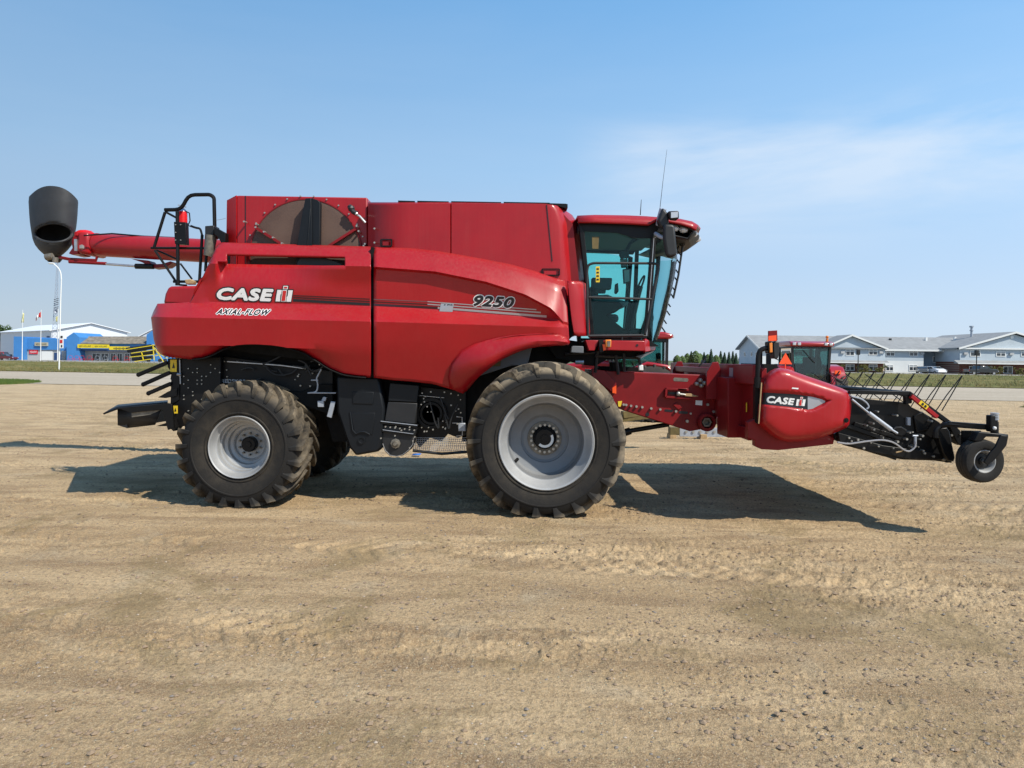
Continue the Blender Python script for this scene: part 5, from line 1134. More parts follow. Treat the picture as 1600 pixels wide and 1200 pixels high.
# wipers and cables on the windshield edge
part(MB().tube([P(1064,375,10.6), P(1066.5,385,10.6), P(1060,430,10.6), P(1052,466,10.6)], .016, 6).ball(P(1066,380,10.6), .055, 8), 'wiper_arm', 'black2')
pts = [P(1060+math.sin(k*1.7)*1.2-(k/22)**1.25*31, 378+k*6.6, 10.85) for k in range(23)]
part(MB().tube(pts, .014, 6), 'wiper_blade', 'black')
b = MB()
for k in range(11): p = pts[k*2]; b.bar(p, p+Vector((.06,-.02,-.09)), .012,.02)
part(b, 'wiper_clips', 'black')
part(MB().tube([P(1031,327,10.4), P(1036,282,10.4), P(1042,234,10.4)], .0045, 5, .002), 'antenna', 'black2')
part(MB().tube([P(1000.5,336,10.9), P(1002,312,10.9)], .008, 5, .004), 'antenna', 'black2')
# under the cab
part(MB().ext([(880,530),(1010,549),(1004,556),(985,557),(968,562),(948,562),(930,572),(905,566),(870,560),(855,540)], 10.15, 1.7), 'cab_subframe', 'core', smooth=0)
part(MB().ext([(893,542),(896,540.5),(912,541),(912,552),(892,551)], 9.85, .25), 'battery_box', 'cabgrey', bevel=.01)
for a, b_ in (((905,530),(908,541)),((883,553),(940,551)),((930,556),(1000,560)),((934,548),(930,582)),((975,552),(975,580)),((962,555),(966,585)),((997,553),(1002,580))):
    part(MB().tube([P(*a,10.1), P(*b_,10.15)], .022, 8), 'hose', 'black2')
part(MB().tube([P(899,566,10.0), P(912,566,10.0)], .03, 8), 'coupling', 'steel'); part(MB().ext([(998,570),(1005,570),(1005.5,579),(998.5,579)], 10.1, .08), 'white_reservoir', 'white', bevel=.01)
part(MB().ext([(958,566),(972,566),(972,581),(958,581)], 10.3, .4), 'valve_block', 'core', smooth=0); part(MB().ext([(935,572),(1005,574),(1005,582),(935,582)], 11.3, .3), 'cross_beam', 'core', smooth=0)
part(MB().ext([(1012,552),(1022,549),(1002,560),(994,557)], 10.0, .3), 'nose_bracket', 'cabgrey', smooth=0)

# ================================================================== wheels
def ag_wheel(name, loc, Rt, Rr, wd, m, nlug, dish, lugh, steer=0, holes=10, flat=True, hubtop=None):
    # near face towards -Y; object origin at the wheel centre
    prof = [(Rr*.99,-wd*.44),(Rr*1.02,-wd*.47),(Rr+.035,-wd*.48-.012),(Rr+.040,-wd*.48-.024),(Rr+.052,-wd*.48-.024),(Rr+.058,-wd*.48-.014),(Rr+(Rt-Rr)*.30,-wd*.5-.02),(Rr+(Rt-Rr)*.46,-wd*.5-.028),(Rr+(Rt-Rr)*.47,-wd*.5-.036),(Rr+(Rt-Rr)*.50,-wd*.5-.036),(Rr+(Rt-Rr)*.51,-wd*.5-.028),(Rt-.16,-wd*.5-.015),(Rt-.10,-wd*.46),(Rt-lugh-.012,-wd*.40),(Rt-lugh,-wd*.2),(Rt-lugh+.004,0),(Rt-lugh,wd*.2),(Rt-lugh-.012,wd*.40),(Rt-.10,wd*.46),(Rt-.16,wd*.5+.015),(Rr+(Rt-Rr)*.55,wd*.5+.03),(Rr*1.0,wd*.46)]
    b = MB().lathe((0,0,0), prof, 96)
    for k in range(nlug):
        for sd in (-1, 1):
            t0 = 2*math.pi*(k+(.5 if sd > 0 else 0))/nlug; rws = []
            for j in range(7):
                u = j/6; y = sd*wd*(.50-.50*u)*(1.0) ; y = sd*(wd*.5+.02)*(1-u)**1.0 if j else sd*(wd*.5+.012)
                ang = t0 + (2*math.pi/nlug)*1.35*u**1.15
                top = Rt - .010*(1-u)**2 - (.02 if j == 0 else 0); base = Rt-lugh-.03 - (.10 if j == 0 else (.02 if j==1 else 0))
                wtop = (.064 if j < 5 else .05)/Rt/2; wb = wtop*1.4
                rws.append([(base*math.cos(ang-wb), y, base*math.sin(ang-wb)), (top*math.cos(ang-wtop), y, top*math.sin(ang-wtop)), (top*math.cos(ang+wtop), y, top*math.sin(ang+wtop)), (base*math.cos(ang+wb), y, base*math.sin(ang+wb))])
            # side buttress running down the shoulder
            y = sd*(wd*.5+.042); bb = Rt-.20; ang = t0-.012; wt = .056/Rt
            rws.insert(0, [(bb*math.cos(ang-wt*.6), y-sd*.02, bb*math.sin(ang-wt*.6)), (bb*1.005*math.cos(ang-wt*.4), y-sd*.012, bb*1.005*math.sin(ang-wt*.4)), (bb*1.005*math.cos(ang+wt*.4), y-sd*.012, bb*1.005*math.sin(ang+wt*.4)), (bb*math.cos(ang+wt*.6), y-sd*.02, bb*math.sin(ang+wt*.6))])
            b.grid(rws); base_i = len(b.v); b.f.append((base_i-4, base_i-3, base_i-2, base_i-1))
    if flat:                                   # tyre squashed a little where it stands
        hz_ = loc[2]; out = []
        for (x, y, z) in b.v:
            zf = z+hz_
            if zf < .10: k = (.10-zf); z = -hz_+.10-k*.62-.0; z = max(z, -hz_-.012) if True else z; y = y*(1+.08*min(1,k*8))
            out.append((x, y, z))
        b.v = out
    ty = b.build('tyre', M[m], cb, world=False, smooth=32); ty.name = name
    ty.location = Vector(loc)-ORG[cb.name]; ty.rotation_euler.z = steer
    rimp = [(Rr*1.005,-wd*.44),(Rr*1.02,-wd*.50),(Rr*1.0,-wd*.52),(Rr*.965,-wd*.505),(Rr*.945,-wd*.47)] + dish[:2]
    rm = MB().lathe((0,0,0), rimp, 72).build('rim', M['rim'], ty, world=False, smooth=30)
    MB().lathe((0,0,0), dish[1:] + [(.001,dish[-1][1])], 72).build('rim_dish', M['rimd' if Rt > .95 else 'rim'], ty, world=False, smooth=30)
    return ty, rm
fw, fr = ag_wheel('front_wheel', (.45, 9.35, .975), 1.032, .605, .62, 'tyreF', 22,
    [(.535,-.215),(.500,-.17),(.492,-.165),(.488,-.10),(.482,.06),(.455,.10),(.40,.12),(.335,.13),(.32,.135),(.315,.16),(.285,.18),(.19,.18)], .068)
def hub_parts(rm, y, rn, n, rh, rc, big=True):
    MB().lathe((0,0,0), [(rh*1.25,y+.01),(rh*1.22,y-.012),(rh*.78,y-.02),(rh*.76,y)], 40).build('hub_ring', M['hubd'], rm, world=False)
    for k in range(n):
        t = 2*math.pi*(k+.5)/n; p = (rn*math.cos(t), y-.012, rn*math.sin(t)); q_ = (p[0], y-.05, p[2])
        MB().cyl(p, q_, .019 if big else .016, seg=6).build('wheel_nut', M['zinc'] if big else M['hubd'], rm, world=False)
    MB().lathe((0,0,0), [(rc,y),(rc,y-.07),(rc*.85,y-.085),(rc*.4,y-.085),(rc*.38,y-.10),(.001,y-.10)], 32).build('hub_cap', M['black'], rm, world=False)
hub_parts(fr, .18, .182, 18, .186, .142)
b = MB()                                       # white crescent on the hub cap
rows = [[], []]
for k in range(15):
    t = math.radians(-135+165*k/14); rows[0].append((.118*math.cos(t), .090, .118*math.sin(t))); rows[1].append((.085*math.cos(t), .090, .085*math.sin(t)))
b.grid(rows).build('hub_mark', M['white'], fr, world=False, smooth=0)
MB().cyl((-.36,.0,-.26),(-.40,-.09,-.29),.022,seg=8).build('valve_stem', M['black'], fr, world=False)
MB().ext([(0,0),(1,0),(1,1)], 1, .1) 
rw, rr = ag_wheel('rear_wheel', (-3.64, 9.90, .800), .893, .415, .74, 'tyreR', 24,
    [(.375,-.29),(.358,-.265),(.345,-.26),(.338,-.18),(.320,-.172),(.314,-.10),(.295,-.09),(.275,-.085),(.268,-.02),(.235,.0),(.212,-.012),(.205,.03),(.10,.035)], .066, R(-2))
hub_parts(rr, .03, .150, 10, .045, .105, False)
def far_wheel(src, loc, name):
    c = copy_tree(src, cb); c.location = Vector(loc)-ORG[cb.name]; c.rotation_euler.z = math.pi+src.rotation_euler.z; return c
far_wheel(fw, (.45, 2*CY-9.35, .975), 'front_wheel'); far_wheel(rw, (-3.64, 2*CY-9.90, .800), 'rear_wheel')
part(MB().cyl((.45,9.5,.99),(.45,12.7,.99),.16).box((.05,9.9,.8),(.95,12.3,1.35)), 'front_axle', 'core')
part(MB().cyl((-3.64,10.0,.84),(-3.64,12.2,.84),.10).box((-3.8,10.4,.70),(-3.45,11.8,1.0)), 'rear_axle', 'core')

# ================================================================== underside detail
def ex(poly, Y, t, n, m, bevel=.008, **k): return part(MB().ext(poly, Y, t), n, m, bevel=bevel, **k)
el1 = ex([(526,588),(592,590),(601,640),(596,700),(590,706),(556,712),(546,700),(540,684),(527,644)], 9.880, .30, 'elevator_cover', 'char', .03)
MB().ext([(550,612),(584,612.5),(583,632),(551,631)], 9.868, .02).build('cover_panel', M['char'], el1, bevel=.008)
MB().tube([P(547,644,9.875),P(551,672,9.870),P(556,678,9.865),P(563,675,9.865),P(570,675,9.865),P(578,679,9.870)], .012, 8).build('cover_rib', M['char'], el1)
MB().ext([(548,645),(586,645),(582,680),(576,677),(565,674),(554,678)], 9.873, .02).build('cover_panel', M['char'], el1, bevel=.006)
c = P(565,688,9.870); MB().lathe((c.x,9.870,c.z), [(.05,.01),(.05,-.012),(.035,-.012),(.03,.0),(.001,.0)], 20).build('cover_boss', M['char'], el1)
ex([(609,598),(655,602),(652,629),(606,627)], 9.920, .22, 'elevator_housing', 'char', .012); 
ex([(606,628),(652,630),(648.5,663),(600.5,658)], 9.905, .24, 'elevator_housing', 'cabgrey' if False else 'black2', .012)
ex([(594,657.5),(652.5,664.5),(651,669),(594,662)], 9.880, .3, 'elevator_flange', 'black', .004); ex([(596,671),(647,677),(646,681),(596,675)], 9.880, .3, 'elevator_flange', 'black', .004)
part(MB().bar(P(595,658,9.875),P(652,664.5,9.875),.008,.01).bar(P(598,671.5,9.875),P(646,678,9.875),.006,.008), 'flange_edge', 'galv', smooth=0)
bp_ = [(596,663),(651,669),(647,682),(646,694),(640,704),(630,711.5),(620,714),(609,712.5),(601,705),(597,694),(595,680)]
bt_ = ex(bp_, 9.920, .26, 'elevator_boot', 'black2', .012)
c = P(618,693,9.900); MB().lathe((c.x,9.910,c.z), [(.07,.0),(.07,-.015),(.045,-.02),(.03,-.05),(.001,-.05)], 8).build('boot_bearing', M['hubd'], bt_, smooth=20)
MB().tube([P(646,684+0,9.910),P(645,694,9.910),P(639,703,9.910),P(629,710.5,9.910),P(620,713,9.910),P(610,711.5,9.910),P(602,704,9.910),P(598,693,9.910)], .006, 6).build('boot_rim', M['steel'], bt_)
# mesh guard with daylight under the machine
b = MB()
for k in range(26): x = 648+k*3.2; b.bar(P(x,683+abs(k-12)*.25,10.170), P(x-3,705,10.170), .006,.006)
for k in range(8): y = 684+k*2.9; b.bar(P(646,y,10.170), P(731,y,10.170), .006,.006)
part(b, 'wire_guard', 'galv', smooth=0)
part(MB().tube([P(645,704,10.120),P(690,709,10.120),P(731,706,10.120)], .02, 8), 'guard_rail', 'black2')
ex([(655,604),(728,612),(728,680),(715,684),(700,678),(690,690),(672,684),(655,700),(650,690)], 10.190, .5, 'side_plate', 'black', .005)
for (px,py,r_) in ((674,646,.22),(674,646,.16)): c = P(px,py,10.120); part(MB().lathe((c.x,10.120,c.z), [(r_,.05),(r_,-.01 if r_>.2 else -.03),(r_*.8,-.01 if r_>.2 else -.03),(r_*.75,.03),(.05,.03),(.05,-.04),(.001,-.04)], 28), 'drive_pulley', 'black')
part(MB().tube([P(656,618,10.120),P(676,620,10.120),P(694,621.5,10.120)], .006, 6), 'rod', 'steel')
b = MB().tube([P(713,651,10.070),P(722,652,10.070),P(722.5,680,10.070),P(713,681.5,10.070)], .008, 6).tube([P(707,661,10.070),P(716,661,10.070)], .008,6); part(b, 'bracket_rod', 'steel')
ex([(715.5,661),(727,661),(728,674),(716,674)], 10.050, .08, 'filter_cap', 'galv', .01)
# rear chopper side: plates, rods, lamps
ex([(268,560),(345,558),(344,600),(352,632),(330,660),(272,668),(266,640)], 10.02, .12, 'chopper_plate', 'black', .006)
ex([(344,556),(520,580),(520,640),(345,634)], 10.12, .1, 'side_sheet', 'black', .006)
part(MB().tube([P(355,565,10.05),P(400,568,10.05),P(440,571,10.05),P(478,576,10.05)], .011, 6), 'control_rod', 'steel')
part(MB().tube(rnd_path([P(502,577,9.95),P(494,592,9.95),P(497,600,9.95),P(495,613,9.95),P(481,614,9.95)], 3,.05), .012, 6), 'bent_pipe', 'galv')
part(MB().tube([P(486,594,9.95),P(497,594,9.95)], .01, 6).tube([P(481,614,9.95),P(525,614,9.95)], .01, 6), 'bent_pipe', 'galv')
ex([(496,626.5),(505.5,626.5),(505.5,636),(496.5,636)], 9.95, .05, 'sensor_plate', 'galv', .003); ex([(505,620),(510,621),(508,627),(502,626)], 9.96, .05, 'sensor_plate', 'galv', .003)
ex([(517,627),(524,628),(517.5,653),(510.5,651)], 9.93, .04, 'locking_lever', 'galv', .004)
text_px('REDEKOP', [(346,597.8),(384,599.0),(384,593.6),(346,592.4)], 10.11, M['galv'], cb, fat=.25, lift=.002)
ex([(360,604),(470,612),(500,600),(520,600),(520,650),(470,632),(380,628)], 10.05, .2, 'straw_chopper', 'core', .01)
yb = [(266,562,276,581),(270.5,634,277.5,646)]
for (x0_,y0_,x1_,y1_) in yb:
    s_ = ex([(x0_,y0_),(x1_,y0_),(x1_,y1_),(x0_,y1_)], 9.99, .006, 'warning_sticker', 'yellow', 0, smooth=0); MB().ext([((x0_*.7+x1_*.3),y0_*.3+y1_*.7),((x0_*.5+x1_*.5),y0_*.75+y1_*.25),((x0_*.3+x1_*.7),y0_*.3+y1_*.7)], 9.984, .004).build('pictogram', M['ink'], s_, smooth=0)
b = MB(); rb = random.Random(4)
for _ in range(46):
    px, py = rb.uniform(282,340), rb.uniform(566,650); c = P(round(px/7)*7, round(py/6)*6, 10.0); b.cyl((c.x,10.0,c.z),(c.x,10.03,c.z), .009,seg=6)
for _ in range(22): c = P(rb.uniform(350,500), rb.uniform(562,625), 10.1); b.cyl((c.x,10.08,c.z),(c.x,10.13,c.z), rb.uniform(.007,.014),seg=6)
for _ in range(30): c = P(rb.uniform(658,728), rb.uniform(612,676), 9.95); b.cyl((c.x,9.93,c.z),(c.x,9.98,c.z), rb.uniform(.006,.012),seg=6)
for k in range(7): c = P(602+k*7.5, 667+k*.9, 9.64); b.cyl((c.x,9.645,c.z),(c.x,9.68,c.z), .010,seg=6)
for px, py in ((617,681),(627,672.5),(618,667),(640,667.5),(595,685),(648,683),(645,689),(648,694),(640,700)): c = P(px,py,9.68); b.cyl((c.x,9.68,c.z),(c.x,9.71,c.z), .011,seg=6)
part(b, 'bolts', 'zinc')
part(MB().tube([P(281,562,10.0),P(282,600,10.0)], .010, 6).tube([P(277,585,9.98),P(283,585,9.98)], .02, 8), 'hinge_rod', 'steel')
b = MB()
for k in range(5): b.ball(P(258+k*6, 556.5+k*.6, 10.0), .022, 6)
part(b, 'pipe_fittings', 'steel')
# more dark machinery: hoses, belts
rb = random.Random(9)
for k in range(12):
    x0_ = rb.uniform(345,500); y0_ = rb.uniform(560,600); pts = [P(x0_+j*rb.uniform(6,16), y0_+math.sin(j+k)*6+j*rb.uniform(-2,6), 10.02+.04*rb.random()) for j in range(4)]
    part(MB().tube(rnd_path(pts, 3, .1), .012, 6), 'hose', 'black2')
for k in range(3):
    x0_ = rb.uniform(655,700); pts = [P(x0_+j*rb.uniform(4,9), rb.uniform(612,680), 9.92) for j in range(4)]
    part(MB().tube(rnd_path(pts, 3, .1), .011, 6), 'hose', 'black2')
c = P(340,640,10.2); part(MB().box((c.x-.3,10.2,c.z-.15),(c.x+1.3,10.6,c.z+.2)), 'rear_frame', 'core', smooth=0)
# inner mudguard seen above the front tyre
ex([(826,543),(832,541),(824,571),(800,571),(742,590),(760,574),(790,556)], 9.88, .05, 'inner_mudguard', 'cabgrey', .01)
ex([(765,567),(783,563),(782,572),(762,573)], 9.87, .02, 'mudguard_recess', 'olive', .004)
# spreader fins and tray at the tail
for i, (a, b_) in enumerate((((216.5,585.5),(262,566.5)),((224,600.5),(266,582)),((232,614.5),(268,599)))):
    part(MB().bar(P(*a,10.0), P(*b_,10.0), .05, .068, (0,1,0)).ball(P(*a,10.0), .034, 8), 'spreader_fin', 'black', bevel=.006)
ex([(246.5,621),(262,612),(277,606),(276,619),(258,622)], 9.98, .06, 'spreader_fin', 'black', .004)
ex([(262,560),(280,560),(280,625),(268,632),(266,610),(270,598),(266,592),(268,582),(262,574)], 10.0, .05, 'fin_plate', 'black', .004)
part(MB().prism([P(184,638,9.8), P(205,635.5,9.8), P(262,630,9.8), P(268,632,9.8), P(272,668,9.8), P(262,672,9.8), P(254,640,9.8), P(205,645,9.8)], (0,.05,0)), 'tray_side', 'black', bevel=.004)
part(MB().add([P(161,645.8,9.75), P(184,637.5,9.8), P(262,630.5,9.8), P(262,630.5,12.2)+Vector((0,0,.06)), P(184,637.5,12.2)+Vector((0,0,.06)), P(161,645.8,12.2)], [(0,1,4,5),(1,2,3,4)]), 'tray_top', 'black', solid=.02)
part(MB().add([P(183.5,640,9.85), P(183.8,664,9.85), P(198.6,669,9.9), P(242,664,9.9), P(252,640,9.85)], [(0,1,2,3,4)]), 'tray_apron', 'black2', solid=.02)
part(MB().ext([(205,643),(250,641),(234,648),(206,652)], 9.83, .02), 'tray_deflector', 'hubd', smooth=0)
part(MB().ext([(183.5,645),(198,650),(198.6,669),(183.8,664.5)], 9.86, 2.2), 'tray_end', 'black2', smooth=0)
ex([(243,666),(262,660),(272,655),(276,668),(271,674),(262,666)], 9.95, .2, 'tray_bracket', 'black', .004)
# ladder cage at the back
cg = [([(257.5,328),(283,327.5),(295,304.5),(328,304),(334.5,308.5),(335.5,354)],10.3,.028),([(258,331.5),(241,386)],10.3,.022),([(236,387.5),(334,388)],10.3,.018),([(258.5,331),(277,341)],10.5,.016),
      ([(242,391),(274,438.5)],10.3,.018),([(271,440),(316,440)],10.3,.020),([(277,330),(278.5,446)],10.25,.026),([(245,391),(276.5,405)],10.35,.014),([(282,412),(300,436)],10.5,.014),([(316,367),(311.5,441)],10.3,.022),([(323,390),(321,424)],10.3,.022),([(298,353),(306,356),(313,357),(316,368)],10.3,.016),([(276,440),(276,446)],10.3,.02),([(280,445),(292,446)],10.3,.014)]
b = MB()
for pts, Y, r_ in cg: part(MB().tube(rnd_path([P(x,y,Y) for x,y in pts], 3, .09), r_, 8), 'cage_tube', 'black')
ex([(271.5,346.5),(290,347),(291,382),(273,381)], 10.22, .10, 'extinguisher_bracket', 'black', .005)
b = MB()
for px, py in ((274,351),(282,351),(274,363),(274,375),(282,375)): c = P(px,py,10.2); b.cyl((c.x,10.2,c.z),(c.x,10.23,c.z),.008,seg=6)
part(b, 'bolts', 'zinc')
ex([(320,353),(334,352),(335,356),(333,371),(320,370)], 10.2, .2, 'exhaust_box', 'black2', .01); part(MB().tube([P(330,368,10.25),P(327,392,10.25),P(325,400,10.25)], .085, 12, .06), 'exhaust_pipe', 'hubd')
ex([(334,354),(352,364),(352,378),(346,380),(340,370),(335,366)], 10.15, .15, 'exhaust_bracket', 'black', .004)
part(MB().tube([P(290,330,10.25),P(296,333,10.22),P(297,345,10.22),P(294,352,10.22),P(298,354,10.22)], .009, 6), 'hose', 'black')
part(MB().tube([P(338,344,10.1),P(345,343,10.1),P(353,341,10.05)], .003, 4), 'wire', 'galv')
ex([(288,437),(297,436),(303,439),(302,444),(290,444)], 10.2, .1, 'rear_beacon', 'wood', .01)
fe = empty('fire_extinguisher', P(285,380,10.42), 'red fire extinguisher strapped upright in the black cage behind the combine', 'fire extinguisher')
a, b_ = P(285.5,381,10.42), P(285.5,331,10.42)
MB().tube([a, P(285.5,336,10.42), P(285.5,332.5,10.42), b_], .066, 16, .060).build('cylinder', M['red3'], fe); 
MB().lathe((b_.x,b_.y,b_.z), [(.06,-.01),(.045,.03),(.02,.05),(.02,.08),(.001,.08)], 14, 'Z').build('valve', M['steel'], fe); MB().bar((b_.x-.07,b_.y,b_.z+.10),(b_.x+.05,b_.y,b_.z+.07),.015,.015).build('handle', M['galv'], fe, smooth=0)
# ================================================================== unloading auger on the far side
YA = 13.55
a0, a1 = P(130,381.5,YA), P(330,392.5,YA-.5); a2 = a1+(a1-a0)*1.2
ra = 17.6*YA/F
part(MB().tube([a0, a1, a2], ra, 28), 'auger_tube', 'red')
ax = (a1-a0).normalized()
part(MB().cyl(a0-ax*.03, a0+ax*.10, ra*1.10, seg=28).cyl(a0+ax*.3, a0+ax*.33, ra*1.03, seg=28), 'auger_flange', 'red2')
part(MB().ext([(120,362),(138,362),(140,398),(122,396),(117,388),(120,376)], YA-.3, .6), 'auger_elbow', 'red', bevel=.06)
part(MB().ball(P(133,367,YA-.1), .16, 10, (1.2,1,.6)), 'elbow_cap', 'red3')
part(MB().tube([P(131,368,YA-.45),P(175,365,YA-.35),P(222,369,YA-.3),P(275,371.5,YA-.3)], .014, 6), 'hydraulic_hose', 'black')
part(MB().tube([P(93,402,YA-.1),P(108,405,YA-.2),P(150,407,YA-.2),P(152,400,YA-.2)], .03, 6), 'linkage', 'red2')
part(MB().tube([P(108,409,YA-.3),P(166,412,YA-.3)], .03, 8), 'linkage', 'red2'); part(MB().cyl(P(165,412.5,YA-.3), P(213,416,YA-.3), .022), 'cylinder_rod', 'steel'); part(MB().cyl(P(212,416,YA-.3), P(240,416.5,YA-.3), .05), 'spout_cylinder', 'black')
part(MB().ext([(204,404),(232,407),(237,413),(254,412),(266,408),(270,410),(260,417),(238,419),(222,410)], YA-.3, .25), 'cylinder_bracket', 'red2', bevel=.01)
part(MB().bar(P(119,374,YA-.3),P(119.5,392,YA-.3),.05,.05), 'elbow_plate', 'steel', smooth=0); part(MB().ball(P(128,386,YA-.42), .05, 6), 'fitting', 'zinc')
part(MB().ext([(107,396),(118,380),(122,392),(122,397),(112,398)], YA-.2, .4), 'elbow_web', 'red', bevel=.01)
# rubber spout
sx = P(83.5,350,YA).x; sp_rows = []
prof = [(316,36),(322,35.6),(328,35.3),(334,35),(340,34.5),(344,34.2),(348,33.8),(350,33.5),(352,33.3),(354,33),(356,32.7),(360,32),(366,31),(372,30),(375,29),(377,28.2),(379,27.3),(382,26.0),(389,20.5),(395,14),(399,8)]
def ring(py, hw_, top=False, sc_=1.0):
    r_ = []
    for k in range(49):
        t = 2*math.pi*k/48; Y = YA-math.sin(t)*hw_*sc_*YA/F*.9
        yy = py-(19*(1-abs(math.cos(t))**2.3) if top else 0)+(2.5*math.cos(t) if top else 0)
        r_.append(P(83.5+hw_*sc_*math.cos(t), yy, Y))
    return r_
rws = [ring(319,.1)] + [ring(312,36.2,True)] + [ring(py, h_) for py, h_ in prof]
keepf = MB(); n = 49
for r_ in rws: keepf.v += [tuple(p) for p in r_]
for i in range(len(rws)-1):
    for k in range(48):
        t = 2*math.pi*(k+.5)/48; py_m = 0
        if i >= 2:
            py_m = (prof[i-2][0]+prof[i-1][0])/2; xx = math.cos(t)
            if math.sin(t) > 0 and ((xx)/.90)**2+((py_m-365)/(16.5 if py_m < 365 else 13.5))**2 < 1: continue
        keepf.f.append((i*n+k, i*n+k+1, (i+1)*n+k+1, (i+1)*n+k))
sp_ = part(keepf, 'spout_boot', 'boot', smooth=60, solid=.03)
b = MB()
rim_pts = [P(83.5+.90*32.3*math.cos(t), 365+(13.6 if math.sin(t) > 0 else 16.4)*math.sin(t), YA-math.sqrt(max(0,1-(.90*math.cos(t))**2))*32.3*YA/F*.9-.012) for t in np.linspace(0, 2*math.pi, 49)]
part(MB().tube(rim_pts, .022, 6, caps=False), 'spout_rim', 'boot')
part(MB().lathe((sx+.02,YA,P(83,402,YA).z), [(.10,-.09),(.14,-.03),(.12,.05),(.03,.08)], 14, 'Z'), 'spout_clamp', 'black'); part(MB().cyl(P(72,402,YA-.3),P(82,400,YA-.3),.06).cyl(P(86,410,YA-.3),P(87,402,YA-.3),.05), 'spout_bolts', 'hubd')
# ================================================================== feeder house (part of the combine)
FYN = 10.25
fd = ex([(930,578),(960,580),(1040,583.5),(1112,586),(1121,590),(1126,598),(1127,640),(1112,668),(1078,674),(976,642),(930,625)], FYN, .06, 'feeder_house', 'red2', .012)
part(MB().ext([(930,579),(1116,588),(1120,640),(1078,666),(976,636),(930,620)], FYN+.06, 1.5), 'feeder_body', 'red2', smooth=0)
part(MB().ext([(925,576),(945,579),(963,598),(963,615),(955,612),(940,600),(925,592)], FYN-.10, .1), 'feeder_bracket', 'red2', bevel=.008)
part(MB().ext([(957,606),(963,602),(963,615),(957,614)], FYN-.112, .01), 'reflector', 'orange', smooth=0)
part(MB().ext([(965.5,627),(972,626.5),(970,636),(966,635)], FYN-.01, .008), 'warning_sticker', 'yellow', smooth=0)
b = MB()
for px, py, r_ in ((974,632,.018),(978,632.5,.018),(985.5,634,.018),(994,635,.018),(1003,636,.018),(1017,638,.018),(1031,639.5,.018),(1055.5,642.5,.018),(1078.5,646,.014),(1105,632,.02),(1114,643,.02),(1119,643.5,.02),(1106,605.5,.022),(1073,658,.022),(1090,659.5,.014)):
    c = P(px,py,FYN); b.cyl((c.x,FYN-.035,c.z),(c.x,FYN,c.z), r_,seg=8)
for px, py in ((1093,594),(1099,598),(1087.5,599.5),(1094.5,602.5)): c = P(px,py,FYN); b.cyl((c.x,FYN-.06,c.z),(c.x,FYN,c.z), .028,seg=12).ball((c.x,FYN-.06,c.z),.024,8)
part(b, 'bolts', 'zinc')
for (x0_,y0_,x1_,y1_) in ((1038,639.5,1052,644),(1060,642,1075,647)):
    part(MB().ext([(x0_,y0_+1.5),(x0_+2,y0_),(x1_-1,y0_+1),(x1_,y1_-1.5),(x1_-2,y1_),(x0_+1,y1_-1)], FYN-.004, .01), 'slot', 'ink', smooth=0)
c = P(1011.5,647.5,FYN); part(MB().cyl((c.x,FYN-.005,c.z),(c.x,FYN+.01,c.z),.028,seg=16), 'hole', 'ink')
part(MB().ext([(1052,592),(1054,589.8),(1074,591),(1076,593.5),(1074,596.5),(1053,595.5)], FYN-.003, .006), 'name_plate', 'hubd', smooth=0)
lt = MB()
for p, q_ in (((1040.5,607.5),(1075,609)),((1040.5,607.5),(1039.5,620)),((1039.5,620),(1080,622.5)),((1058,608),(1072,609))): lt.bar(P(*p,FYN-.04), P(*q_,FYN-.04), .03,.08,(0,1,0))
part(lt, 'latch_channel', 'red2', bevel=.004)
part(MB().ext([(1044,612.5),(1062,613),(1070,614),(1069,618),(1044,616)], FYN-.01, .012), 'slot', 'ink', smooth=0)
part(MB().ball(P(1060,615.5,FYN-.08), .034, 10).tube([P(1060,615.5,FYN-.09),P(1069,616.5,FYN-.09),P(1071,617,FYN-.09)], .016, 8), 'latch_knob', 'zinc'); part(MB().ext([(1070.5,615),(1080,615),(1084,617),(1092,619),(1084,620),(1070,619)], FYN-.10, .03), 'latch_handle', 'wood', bevel=.004)
part(MB().ext([(1087,625.5),(1097.5,626),(1097,633.5),(1086.5,632.5)], FYN-.006, .005), 'info_label', 'white', smooth=0)
part(MB().ext([(1052,633),(1058,629),(1066,637),(1060,640)], FYN-.03, .03), 'gusset', 'red2', bevel=.004)
c = P(1102,659,FYN); dv = part(MB().lathe((c.x,FYN,c.z), [(.13,.02),(.13,-.10),(.115,-.12),(.085,-.12),(.08,-.02),(.001,-.02)], 32), 'drive_shield', 'red2')
MB().lathe((c.x,FYN,c.z), [(.07,-.02),(.07,-.09),(.045,-.09),(.04,-.03),(.001,-.03)], 6).build('drive_shaft', M['hubd'], dv, smooth=0)
for (a, b_) in (((1108,604),(1124,600)),((1112,622),(1128,622)),((1108,640),(1128,640))): part(MB().box(*rect(a[0],a[1],b_[0],b_[1]+8,FYN-.02,.06)), 'feeder_lug', 'red2', bevel=.004)
# lift cylinders under the feeder
for Y in (10.6, 11.6): part(MB().cyl(P(905,700,Y), P(985,673,Y), .055).cyl(P(985,673,Y), P(1045,663,Y), .035), 'lift_cylinder', 'black')
part(MB().cyl(P(978,675,10.6), P(1042,662,10.6), .02), 'lift_rod', 'steel')
# ================================================================== pickup header
hd = empty('pickup_header', (P(1240,640,9).x, 9.0+2.0, 0), 'red and black belt pickup header with rounded end shield, hung on the combine feeder', 'harvester header')
def hp(b, n, m, parent=None, **k): return b.build(n, M[m] if isinstance(m, str) else m, parent or hd, **k)
HN, HF = 8.78, 13.4
Xb = P(1190,600,HN).x                        # back plane of the header
zb0, zb1 = P(1190,684,HN).z-.05, P(1190,567.5,HN).z-.02
